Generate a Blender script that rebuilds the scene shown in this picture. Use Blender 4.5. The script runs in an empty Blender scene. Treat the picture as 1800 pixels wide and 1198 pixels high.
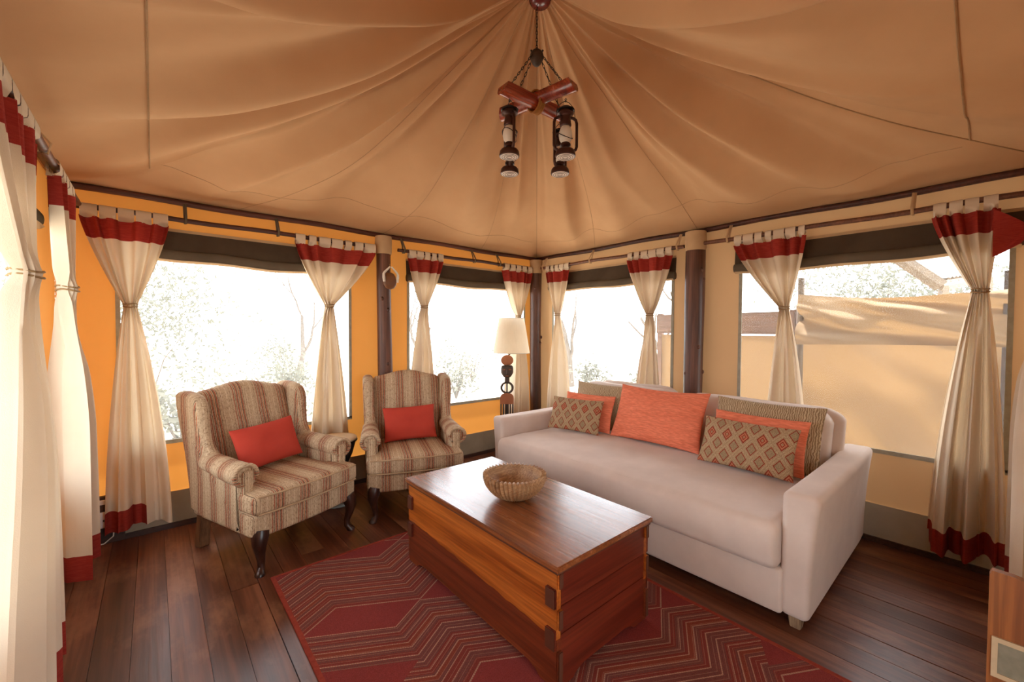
import bpy, bmesh, math, random
from mathutils import Vector, Matrix, noise
rnd = random.Random(7)
PI = math.pi
col = bpy.context.scene.collection
sc = bpy.context.scene

# ------------------------------------------------------------------ camera
FPX = 729.4
yaw, pitch, roll = 0.8582, -0.025, 0.0052
CF = Vector((math.cos(yaw)*math.cos(pitch), math.sin(yaw)*math.cos(pitch), math.sin(pitch)))
CR0 = Vector((math.sin(yaw), -math.cos(yaw), 0)); CU0 = CR0.cross(CF)
CR = CR0*math.cos(roll)+CU0*math.sin(roll); CU = -CR0*math.sin(roll)+CU0*math.cos(roll)
cam_d = bpy.data.cameras.new('camera'); cam = bpy.data.objects.new('camera', cam_d); col.objects.link(cam)
cam_d.sensor_width = 36; cam_d.lens = FPX/1800*36; cam_d.clip_start = 0.02
m = Matrix((CR, CU, -CF)).transposed().to_4x4(); m.translation = (-3.674, -3.785, 1.4)
cam.matrix_world = m; sc.camera = cam

# ------------------------------------------------------------------ world, sun, exposure
w = bpy.data.worlds.new('sky'); sc.world = w; w.use_nodes = True
bg = w.node_tree.nodes['Background']; bg.inputs[0].default_value = (0.88, 0.94, 1.0, 1); bg.inputs[1].default_value = 5.5
sun_d = bpy.data.lights.new('sun', 'SUN'); sun_d.energy = 13; sun_d.angle = 0.01; sun_d.color = (1, .95, .86)
sun = bpy.data.objects.new('sun', sun_d); col.objects.link(sun)
SUN_DIR = Vector((0.36, 0.40, 0.84))
sun.rotation_euler = SUN_DIR.to_track_quat('Z', 'Y').to_euler(); sun.location = (6, 7, 14)
vs = sc.view_settings
vs.view_transform = 'Standard'; vs.look = 'None'; vs.gamma = 1; vs.use_curve_mapping = False; vs.exposure = 0.40
sc.cycles.max_bounces = 10; sc.cycles.diffuse_bounces = 6; sc.cycles.transparent_max_bounces = 12
sc.cycles.sample_clamp_indirect = 12

# ------------------------------------------------------------------ materials
def mk(name):
    mt = bpy.data.materials.new(name); mt.use_nodes = True; nt = mt.node_tree; nt.nodes.clear()
    def add(t, **k):
        n = nt.nodes.new('ShaderNode'+t)
        for a, v in k.items():
            if a.startswith('i_'):
                key = a[2:]; key = int(key) if key.isdigit() else key.replace('_', ' ')
                s = n.inputs[key]
                if isinstance(v, bpy.types.NodeSocket): nt.links.new(v, s)
                else: s.default_value = v
            else: setattr(n, a, v)
        return n
    return mt, nt, add
def c4(c): return (c[0], c[1], c[2], 1)
def math_(add, op, a, b=0.0, cc=None):
    k = dict(operation=op, i_0=a, i_1=b)
    if cc is not None: k['i_2'] = cc
    return add('Math', **k).outputs[0]
def ramp(add, fac, stops, mode='LINEAR'):
    r = add('ValToRGB', i_0=fac); cr = r.color_ramp; cr.interpolation = mode
    while len(cr.elements) > 1: cr.elements.remove(cr.elements[-1])
    cr.elements[0].position = stops[0][0]; cr.elements[0].color = c4(stops[0][1])
    for p, c in stops[1:]:
        e = cr.elements.new(p); e.color = c4(c)
    return r.outputs[0]
def mixc(add, f, a, b, mode='MIX'):
    n = add('Mix', data_type='RGBA', blend_type=mode)
    for k, v in ((0, f), (6, a), (7, b)):
        if isinstance(v, bpy.types.NodeSocket): n.id_data.links.new(v, n.inputs[k])
        else: n.inputs[k].default_value = c4(v) if k > 0 else v
    return n.outputs[2]
def coords(add, kind='Object', scale=(1, 1, 1), rot=(0, 0, 0), rand=0):
    src = add('TexCoord').outputs[kind]
    if rand:
        oi = add('ObjectInfo').outputs['Random']
        sep = add('CombineXYZ', i_0=math_(add, 'MULTIPLY', oi, rand), i_1=math_(add, 'MULTIPLY', oi, rand*1.7), i_2=math_(add, 'MULTIPLY', oi, rand*.6)).outputs[0]
        src = add('VectorMath', operation='ADD', i_0=src, i_1=sep).outputs[0]
    return add('Mapping', i_Vector=src, i_Scale=scale, i_Rotation=rot).outputs[0]
def finish(mt, nt, add, color, rough=.8, spec=.3, height=None, bstr=.3, bdist=.01, transl=0, tcol=None, metal=0, coat=0, sheen=0):
    b = add('BsdfPrincipled', i_Roughness=rough, i_Metallic=metal)
    b.inputs['Specular IOR Level'].default_value = spec
    b.inputs['Coat Weight'].default_value = coat; b.inputs['Coat Roughness'].default_value = .25
    b.inputs['Sheen Weight'].default_value = sheen
    if isinstance(color, bpy.types.NodeSocket): nt.links.new(color, b.inputs['Base Color'])
    else: b.inputs['Base Color'].default_value = c4(color)
    nrm = None
    if height is not None:
        bp = add('Bump', i_Strength=bstr, i_Distance=bdist, i_Height=height); nrm = bp.outputs[0]
        nt.links.new(nrm, b.inputs['Normal'])
    sh = b.outputs[0]
    if transl:
        t = add('BsdfTranslucent'); tc = tcol if tcol is not None else color
        if isinstance(tc, bpy.types.NodeSocket): nt.links.new(tc, t.inputs[0])
        else: t.inputs[0].default_value = c4(tc)
        mx = add('MixShader', i_0=transl); nt.links.new(sh, mx.inputs[1]); nt.links.new(t.outputs[0], mx.inputs[2]); sh = mx.outputs[0]
    o = add('OutputMaterial'); nt.links.new(sh, o.inputs[0])
    return mt
def nz(add, vec, scale, detail=3, rough=.55):
    return add('TexNoise', i_Vector=vec, i_Scale=scale, i_Detail=detail, i_Roughness=rough).outputs[0]
def fabric(name, c1, c2, scale=6, rough=.9, weave=500, transl=0, tcol=None, stretch=(1, 1, 1), bstr=.25, sheen=0, fine=0, bdist=.002):
    mt, nt, add = mk(name)
    v = coords(add, scale=stretch)
    f = nz(add, v, scale, 4)
    f = ramp(add, f, ((.3, (0, 0, 0)), (.7, (1, 1, 1))))
    cc = mixc(add, f, c1, c2)
    h = nz(add, coords(add), weave, 1)
    if fine:
        g = nz(add, v, fine, 2)
        cc = mixc(add, ramp(add, g, ((.35, (0, 0, 0)), (.65, (1, 1, 1)))), cc, mixc(add, 1.0, cc, (.78, .72, .68), 'MULTIPLY'))
    return finish(mt, nt, add, cc, rough, .15, h, bstr, bdist, transl, tcol, sheen=sheen)
def plain(name, c, rough=.6, spec=.4, metal=0, coat=0):
    mt, nt, add = mk(name)
    f = nz(add, coords(add), 25, 3)
    cc = mixc(add, f, tuple(x*.8 for x in c), tuple(min(1, x*1.15) for x in c))
    return finish(mt, nt, add, cc, rough, spec, metal=metal, coat=coat)
def wood(name, dark, mid, light, axis=1, rough=.4, scale=1.0, coat=0, rand=7.3, tone=.35, spec=.45, worn=None):
    mt, nt, add = mk(name)
    s = [14*scale, 14*scale, 14*scale]; s[axis] = 1.0*scale
    v = coords(add, scale=tuple(s), rand=rand)
    wv = nz(add, v, 1.0, 5, .6)
    s2 = [90*scale]*3; s2[axis] = 3*scale
    g = nz(add, coords(add, scale=tuple(s2), rand=rand), 1.0, 3, .6)
    cc = ramp(add, wv, ((.28, dark), (.5, mid), (.72, light)))
    cc = mixc(add, ramp(add, g, ((.4, (0, 0, 0)), (.62, (1, 1, 1)))), mixc(add, .8, cc, (.55, .5, .48), 'MULTIPLY'), cc)
    if worn:
        p = nz(add, coords(add, scale=(3.5, 1.6, 3.5), rand=rand), 1.3, 5, .65)
        cc = mixc(add, ramp(add, p, ((.52, (0, 0, 0)), (.70, (.75, .75, .75)))), cc, worn)
    oi = add('ObjectInfo').outputs['Random']
    k = math_(add, 'MULTIPLY_ADD', oi, tone, 1-tone*.5)
    kk = add('CombineColor', i_0=k, i_1=k, i_2=k).outputs[0]
    cc = mixc(add, 1.0, cc, kk, 'MULTIPLY')
    rr = math_(add, 'MULTIPLY_ADD', wv, .3, rough-.12)
    b = finish(mt, nt, add, cc, rough, spec, g, .25, .002, coat=coat)
    bs = [n for n in nt.nodes if n.type == 'BSDF_PRINCIPLED'][0]; nt.links.new(rr, bs.inputs['Roughness'])
    return b

MT = {}
MT['roof'] = fabric('roof_canvas', (.52, .305, .158), (.58, .35, .188), 2.5, .95, 420, bstr=.15)
MT['seam'] = fabric('seam_thread', (.36, .225, .12), (.42, .27, .15), 20, .95, 400)
def canvas_wall(name, c1, c2, tr, tcol):
    mt, nt, add = mk(name)
    v = coords(add); f = nz(add, v, 2.2, 4)
    cc = mixc(add, f, c1, c2)
    b = add('TexBrick', i_Vector=add('Mapping', i_Vector=v, i_Rotation=(0, 0, 0)).outputs[0], i_Scale=40.0)
    h = nz(add, coords(add, scale=(300, 300, 300)), 1.0, 2)
    return finish(mt, nt, add, cc, .92, .12, h, .2, .002, tr, tcol)
MT['canvas_glow_tint'] = canvas_wall('glow_tinted_wall_canvas', (.56, .225, .058), (.64, .275, .08), .10, (.76, .32, .06))  # orange glow of daylight through the canvas is put into the base colour
MT['canvas_tan'] = canvas_wall('tan_wall_canvas', (.55, .355, .19), (.61, .40, .22), .08, (.70, .42, .2))
MT['skirt'] = fabric('grey_skirt_canvas', (.26, .215, .155), (.33, .275, .2), 4, .9, 300)
MT['skirt_low'] = fabric('pale_skirt_canvas', (.36, .33, .26), (.44, .40, .32), 5, .85, 300)
MT['binding'] = fabric('grey_binding_tape', (.30, .28, .22), (.37, .35, .28), 30, .9, 500)
MT['pole'] = wood('dark_red_pole', (.035, .008, .006), (.075, .02, .012), (.12, .035, .02), 0, .45, .6)
MT['rod'] = wood('rod_wood', (.10, .035, .02), (.19, .07, .035), (.27, .11, .055), 0, .45, .8)
MT['post'] = wood('dark_post', (.035, .011, .007), (.095, .034, .018), (.20, .085, .048), 2, .46, .8, spec=.45)
MT['plank'] = wood('floor_plank', (.080, .025, .013), (.165, .057, .029), (.25, .10, .052), 1, .33, .55, tone=.4, spec=.45, worn=(.31, .145, .078))
MT['gap'] = plain('floor_gap', (.015, .008, .005), .9)
MT['cream'] = fabric('cream_curtain_cotton', (.67, .555, .42), (.73, .615, .475), 3, .92, 350, .16, (.72, .58, .40))
MT['curtain_red'] = fabric('red_curtain_band', (.26, .022, .018), (.36, .045, .028), 3, .9, 350, .10, (.40, .03, .02), stretch=(8, 8, 60))
MT['cord'] = fabric('tie_cord', (.24, .15, .07), (.33, .21, .1), 60, .8, 200)
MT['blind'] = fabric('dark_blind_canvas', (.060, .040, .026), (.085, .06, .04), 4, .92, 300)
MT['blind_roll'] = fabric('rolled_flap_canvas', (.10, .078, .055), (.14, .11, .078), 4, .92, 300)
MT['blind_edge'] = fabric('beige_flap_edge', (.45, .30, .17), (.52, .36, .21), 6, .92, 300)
MT['sofa'] = fabric('sofa_suede', (.57, .46, .395), (.65, .535, .46), 5, .95, 700, sheen=.25)
MT['tan_pillow'] = None
MT['coral'] = fabric('coral_weave', (.78, .21, .115), (.84, .26, .15), 5, .92, 500, stretch=(1, 1, 6), fine=22)
MT['red_pillow'] = fabric('brick_red_cotton', (.42, .045, .028), (.48, .060, .036), 4, .9, 500)
MT['leg_dark'] = wood('dark_leg', (.018, .006, .004), (.045, .014, .008), (.09, .03, .015), 2, .3, 1.2, spec=.5)
MT['leg_pale'] = wood('pale_leg', (.22, .14, .08), (.33, .22, .13), (.42, .3, .19), 2, .5, 1.2)
MT['leg_brown'] = wood('brown_leg', (.07, .03, .014), (.15, .068, .03), (.24, .115, .052), 2, .4, 1.2)
MT['chest_orange'] = wood('chest_orange_board', (.24, .048, .007), (.44, .112, .014), (.56, .17, .026), 1, .34, .8, tone=.15, spec=.45)
MT['chest_red'] = wood('chest_red_board', (.10, .017, .006), (.18, .034, .010), (.26, .062, .018), 1, .36, .8, tone=.2, spec=.45)
MT['chest_side'] = wood('chest_side_board', (.070, .009, .004), (.125, .016, .006), (.17, .028, .009), 0, .33, .7, tone=.25, spec=.45)
MT['chest_lid'] = wood('chest_lid_board', (.16, .042, .012), (.28, .085, .025), (.38, .135, .045), 1, .22, .9, tone=.12, spec=.6, coat=.3)
MT['chest_edge'] = plain('chest_dark_end_grain', (.085, .026, .012), .5)
MT['bowl'] = wood('bowl_wood', (.32, .16, .068), (.54, .31, .15), (.70, .46, .25), 0, .45, 1.6, rand=3.1)
MT['drum_black'] = plain('drum_black', (.012, .010, .010), .5)
MT['drum_skin'] = fabric('drum_skin', (.68, .54, .36), (.78, .64, .44), 7, .7, 150)
MT['drum_foot'] = plain('drum_pale_foot', (.34, .38, .35), .6)
MT['lamp_shade'] = fabric('linen_lamp_shade', (.74, .66, .54), (.80, .72, .60), 50, .9, 300, .45, (.86, .74, .56), stretch=(1, 1, .3))
MT['lamp_rust'] = plain('rust_carved_wood', (.34, .12, .05), .7)
MT['lamp_dark'] = plain('dark_carved_wood', (.055, .032, .02), .55)
MT['metal_dark'] = plain('dark_metal', (.02, .014, .012), .4, .5, .6)
MT['lantern'] = plain('brown_lantern_tin', (.055, .018, .012), .38, .5, .4)
MT['lantern_base'] = plain('pale_lantern_underside', (.72, .60, .50), .5)
MT['globe'] = fabric('frosted_globe', (.80, .74, .66), (.84, .78, .70), 10, .4, 100, .35, (.85, .8, .7))
MT['beam_red'] = wood('polished_red_log', (.12, .012, .006), (.30, .036, .014), (.48, .10, .035), 0, .2, 1.2, coat=.4, spec=.6)
MT['beam_bark'] = wood('log_cut_face', (.22, .08, .03), (.38, .17, .07), (.5, .26, .12), 0, .3, 1.2, coat=.2)
MT['rope'] = fabric('yellow_binding_cord', (.30, .12, .03), (.40, .18, .045), 60, .5, 200)
MT['hub'] = plain('dark_red_hub', (.12, .012, .010), .22, .6)
MT['horn'] = plain('white_horn', (.72, .68, .6), .4)
MT['gourd'] = plain('brown_gourd', (.16, .065, .025), .45)
MT['cabinet'] = wood('cabinet_wood', (.16, .045, .010), (.26, .080, .018), (.33, .115, .028), 2, .35, .8, tone=.1)
MT['inlay_frame'] = plain('pale_inlay_frame', (.48, .36, .22), .5)
MT['inlay'] = fabric('grey_green_inlay', (.19, .175, .125), (.24, .22, .16), 40, .8, 200)
MT['socket'] = plain('white_socket_plastic', (.75, .74, .72), .35)
MT['box_dark'] = wood('dark_box', (.03, .012, .008), (.05, .02, .012), (.08, .035, .02), 0, .5, 1)
MT['cable'] = plain('pale_cable', (.6, .57, .5), .5)
MT['sand'] = fabric('sandy_ground', (.55, .50, .42), (.64, .59, .50), .8, .95, 30)
MT['fence'] = fabric('beige_screen_canvas', (.235, .16, .095), (.28, .195, .12), 2, .92, 250, .18, (.36, .20, .075), bstr=.04)
MT['rail'] = wood('rail_wood', (.20, .11, .07), (.27, .16, .11), (.34, .21, .15), 1, .6, 1)
MT['timber'] = wood('timber_pale', (.13, .085, .05), (.18, .125, .075), (.24, .17, .105), 0, .6, 1)
MT['bark'] = wood('tree_bark', (.10, .08, .065), (.16, .13, .105), (.22, .18, .15), 2, .9, 1)
MT['leaf'] = fabric('dry_leaves', (.10, .10, .08), (.15, .145, .12), 3, .7, 50, .25, (.2, .2, .14))
MT['reed'] = fabric('pale_roof_sheet', (.22, .20, .175), (.28, .255, .22), 3, .6, 50)
MT['fly'] = fabric('added_sun_fly_canvas', (.30, .27, .2), (.36, .32, .24), 2, .9, 50)

# window gauze: fine net, mostly open, with a pale thread that scatters daylight
mt, nt, add = mk('window_gauze')
tr = add('BsdfTransparent'); tl = add('BsdfTranslucent'); tl.inputs[0].default_value = (.62, .62, .6, 1); df = add('BsdfDiffuse'); df.inputs[0].default_value = (.45, .45, .44, 1)
ms = add('MixShader', i_0=.5); nt.links.new(tl.outputs[0], ms.inputs[1]); nt.links.new(df.outputs[0], ms.inputs[2])
mx = add('MixShader', i_0=.13); nt.links.new(tr.outputs[0], mx.inputs[1]); nt.links.new(ms.outputs[0], mx.inputs[2])
o = add('OutputMaterial'); nt.links.new(mx.outputs[0], o.inputs[0]); MT['gauze'] = mt

# striped upholstery: groups of fine red and dark lines on oatmeal
def stripe_mat(name, axis, offs=0.0):
    mt, nt, add = mk(name)
    v = add('TexCoord').outputs['Object']
    sep = add('SeparateXYZ', i_0=v)
    wob = math_(add, 'MULTIPLY', math_(add, 'SUBTRACT', nz(add, coords(add), 14, 2), .5), .006)
    src = sep.outputs[axis]
    if axis == 0:
        nn = add('SeparateXYZ', i_0=add('TexCoord').outputs['Normal'])
        side = math_(add, 'GREATER_THAN', math_(add, 'ABSOLUTE', nn.outputs[0]), .75)
        src = add('Mix', data_type='FLOAT', i_0=side, i_2=sep.outputs[0], i_3=sep.outputs[1]).outputs[0]
    if axis == 1:
        nn = add('SeparateXYZ', i_0=add('TexCoord').outputs['Normal'])
        side = math_(add, 'GREATER_THAN', math_(add, 'ABSOLUTE', nn.outputs[1]), .6)
        src = add('Mix', data_type='FLOAT', i_0=side, i_2=sep.outputs[1], i_3=sep.outputs[0]).outputs[0]
    x = math_(add, 'ADD', src, wob)
    t = math_(add, 'FRACT', math_(add, 'MULTIPLY_ADD', x, 1/.155, offs+10))
    B = (.50, .365, .23); D = (.14, .08, .048); R = (.36, .085, .042); O = (.54, .27, .13); L = (.60, .465, .31); K = (.29, .18, .105)
    st = [(0, B), (.10, L), (.14, B), (.26, K), (.275, B), (.36, R), (.385, K), (.41, B), (.435, D), (.46, B), (.485, R), (.52, K), (.545, D), (.565, B), (.59, R), (.61, O), (.63, B), (.655, D), (.68, K), (.70, R), (.735, B), (.765, D), (.785, B), (.88, K), (.895, L), (.93, B)]
    cc = ramp(add, t, st, 'CONSTANT')
    sv = [260, 260, 260]
    for i in range(3):
        if i != axis: sv[i] = 75
    f = nz(add, coords(add, scale=tuple(sv)), 1.0, 3, .7)
    cc = mixc(add, ramp(add, f, ((.38, (1, 1, 1)), (.50, (0, 0, 0)))), cc, mixc(add, 1.0, cc, (.55, .48, .44), 'MULTIPLY'))
    f2 = nz(add, coords(add, scale=tuple(sv)), 2.1, 3, .7)
    cc = mixc(add, ramp(add, f2, ((.55, (0, 0, 0)), (.72, (.7, .7, .7)))), cc, (.66, .53, .38))
    return finish(mt, nt, add, cc, .93, .15, f, .35, .003)
MT['stripe_x'] = stripe_mat('striped_upholstery_across', 0)
MT['stripe_y'] = stripe_mat('striped_upholstery_along', 1, .3)
MT['stripe_z'] = stripe_mat('striped_upholstery_welt', 2, .1)
MT['piping'] = fabric('oatmeal_piping', (.40, .27, .16), (.48, .34, .2), 30, .9, 300)

# diamond pattern pillow
def diamond_mat():
    mt, nt, add = mk('diamond_pillow_weave')
    sep = add('SeparateXYZ', i_0=add('TexCoord').outputs['Object'])
    u = math_(add, 'MULTIPLY', sep.outputs[0], 1/.105); v = math_(add, 'MULTIPLY', sep.outputs[2], 1/.135)
    a = math_(add, 'ADD', math_(add, 'ADD', u, v), 20.0); b = math_(add, 'ADD', math_(add, 'SUBTRACT', u, v), 20.0)
    fa = math_(add, 'ABSOLUTE', math_(add, 'SUBTRACT', math_(add, 'FRACT', a), .5)); fb = math_(add, 'ABSOLUTE', math_(add, 'SUBTRACT', math_(add, 'FRACT', b), .5))
    d = math_(add, 'MULTIPLY', math_(add, 'MAXIMUM', fa, fb), 2.0)
    ia = math_(add, 'FLOOR', a); ib = math_(add, 'FLOOR', b)
    sel = math_(add, 'LESS_THAN', math_(add, 'MODULO', math_(add, 'ADD', math_(add, 'MULTIPLY', ia, 1.0), math_(add, 'MULTIPLY', ib, 2.0)), 3.0), .5)
    BG = (.42, .29, .17); RD = (.30, .055, .030); GR = (.345, .25, .145); PK = (.52, .20, .11)
    r1 = ramp(add, d, ((0, GR), (.50, RD), (.62, BG), (.80, (.50, .36, .22)), (.88, BG)), 'CONSTANT')
    r2 = ramp(add, d, ((0, GR), (.12, PK), (.18, RD), (.30, PK), (.46, RD), (.62, BG), (.80, (.50, .36, .22)), (.88, BG)), 'CONSTANT')
    cc = mixc(add, sel, r1, r2)
    f = nz(add, coords(add, scale=(260, 260, 260)), 1.0, 2)
    cc = mixc(add, ramp(add, f, ((.42, (1, 1, 1)), (.58, (0, 0, 0)))), cc, mixc(add, 1.0, cc, (.66, .62, .58), 'MULTIPLY'))
    return finish(mt, nt, add, cc, .93, .15, f, .3, .003)
MT['diamond'] = diamond_mat()
def zebra_mat():
    mt, nt, add = mk('tan_feathered_velvet')
    v = coords(add, scale=(1, 1, 1))
    wv = add('TexWave', i_Vector=v, i_Scale=26.0, i_Distortion=7.0, i_Detail=2.0, i_Detail_Scale=1.2).outputs[1]
    cc = ramp(add, wv, ((.3, (.25, .165, .085)), (.6, (.40, .29, .165)), (.8, (.50, .39, .245))))
    return finish(mt, nt, add, cc, .8, .2, wv, .3, .003, sheen=.3)
MT['tan_pillow'] = zebra_mat()

# rug: chevron bands of fine lines around solid red lozenges
def rug_mat():
    mt, nt, add = mk('rug_weave')
    sep = add('SeparateXYZ', i_0=add('TexCoord').outputs['Object'])
    X, Y = sep.outputs[0], sep.outputs[1]
    SOL = (.25, .042, .038); TAU = (.185, .070, .058); RED = (.24, .045, .032); ORG = (.27, .06, .03); CR_ = (.54, .32, .22)
    # fine ticking along the lines
    tick = math_(add, 'GREATER_THAN', math_(add, 'FRACT', math_(add, 'MULTIPLY', X, 110.0)), .35)
    stops0 = [(0, CR_), (.014, TAU), (.075, CR_), (.087, RED), (.13, TAU), (.165, CR_), (.177, TAU), (.21, RED), (.235, CR_), (.247, ORG), (.30, CR_), (.312, TAU), (.36, RED), (.41, CR_), (.424, TAU), (.50, CR_), (.512, TAU), (.57, RED), (.60, CR_), (.612, RED), (.65, TAU), (.675, CR_), (.687, ORG), (.73, TAU), (.76, CR_), (.772, RED), (.84, CR_), (.852, TAU), (.93, RED), (.986, CR_)]
    stops = []
    for i_, (p_, c_) in enumerate(stops0):
        stops.append((p_, c_))
        if c_ is CR_ and i_+1 < len(stops0): stops0[i_+1] = (p_+.009, stops0[i_+1][1])
    out = None
    T30 = math.tan(math.radians(30))
    for n in range(-1, 4):
        s = -3.18+.35*n; c0 = -1.237-.744*n
        x1 = math_(add, 'MULTIPLY', math_(add, 'ADD', X, -s+.54*8), 1/.54)
        k = math_(add, 'FLOOR', x1); t = math_(add, 'MULTIPLY', math_(add, 'FRACT', x1), .54)
        z = math_(add, 'SUBTRACT', .18, math_(add, 'ABSOLUTE', math_(add, 'SUBTRACT', t, .18)))
        z = math_(add, 'MULTIPLY', z, T30)
        # net drift of one period; the curve is continuous: up .18, down .36
        zz = math_(add, 'ADD', z, math_(add, 'MULTIPLY', math_(add, 'SUBTRACT', k, 8.0), -.18*T30))
        wn = math_(add, 'MULTIPLY', math_(add, 'SUBTRACT', math_(add, 'ADD', zz, c0), Y), 1/.535)
        inside = math_(add, 'MULTIPLY', math_(add, 'GREATER_THAN', wn, 0.0), math_(add, 'LESS_THAN', wn, 1.0))
        cc = ramp(add, wn, stops, 'CONSTANT')
        rib = math_(add, 'GREATER_THAN', math_(add, 'FRACT', math_(add, 'MULTIPLY', wn, 58.0)), .5)
        cc = mixc(add, math_(add, 'MULTIPLY', rib, .55), cc, mixc(add, 1.0, cc, (.62, .85, .85), 'MULTIPLY'))
        cc = mixc(add, math_(add, 'MULTIPLY', tick, .45), cc, SOL)
        l2 = math_(add, 'LESS_THAN', math_(add, 'FRACT', math_(add, 'MULTIPLY_ADD', wn, 23.0, .37)), .11)
        cc = mixc(add, math_(add, 'MULTIPLY', l2, .38), cc, CR_)
        out = mixc(add, inside, SOL if out is None else out, cc)
    # fine secondary rib lines
    for (rx, ry) in ((-2.842, -2.23), (-1.21, -3.31)):
        dx = math_(add, 'SUBTRACT', X, rx); dy = math_(add, 'SUBTRACT', Y, ry)
        # coordinates along the two lozenge sides a=(-.354,.209) b=(-.18,-.104)
        det = (-.354)*(-.104)-(-.18)*(.209)
        p = math_(add, 'MULTIPLY', math_(add, 'SUBTRACT', math_(add, 'MULTIPLY', dx, -.104), math_(add, 'MULTIPLY', dy, -.18)), 1/det)
        q = math_(add, 'MULTIPLY', math_(add, 'SUBTRACT', math_(add, 'MULTIPLY', dy, -.354), math_(add, 'MULTIPLY', dx, .209)), 1/det)
        ins = math_(add, 'MULTIPLY', math_(add, 'MULTIPLY', math_(add, 'GREATER_THAN', p, 0.0), math_(add, 'LESS_THAN', p, 1.0)), math_(add, 'MULTIPLY', math_(add, 'GREATER_THAN', q, 0.0), math_(add, 'LESS_THAN', q, 1.0)))
        out = mixc(add, ins, out, SOL)
    f = nz(add, coords(add, scale=(330, 330, 330)), 1.0, 2)
    out = mixc(add, ramp(add, f, ((.4, (.7, .7, .7)), (.6, (0, 0, 0)))), out, mixc(add, 1.0, out, (.6, .55, .52), 'MULTIPLY'))
    g = nz(add, coords(add, scale=(1, 1, 1)), 2.0, 3)
    out = mixc(add, ramp(add, g, ((.4, (0, 0, 0)), (.7, (.5, .5, .5)))), out, mixc(add, 1.0, out, (.85, .8, .78), 'MULTIPLY'))
    return finish(mt, nt, add, out, .9, .15, f, .5, .004)
MT['rug'] = rug_mat()
MT['rug_edge'] = fabric('rug_binding', (.23, .035, .022), (.29, .05, .03), 60, .9, 300)

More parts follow.
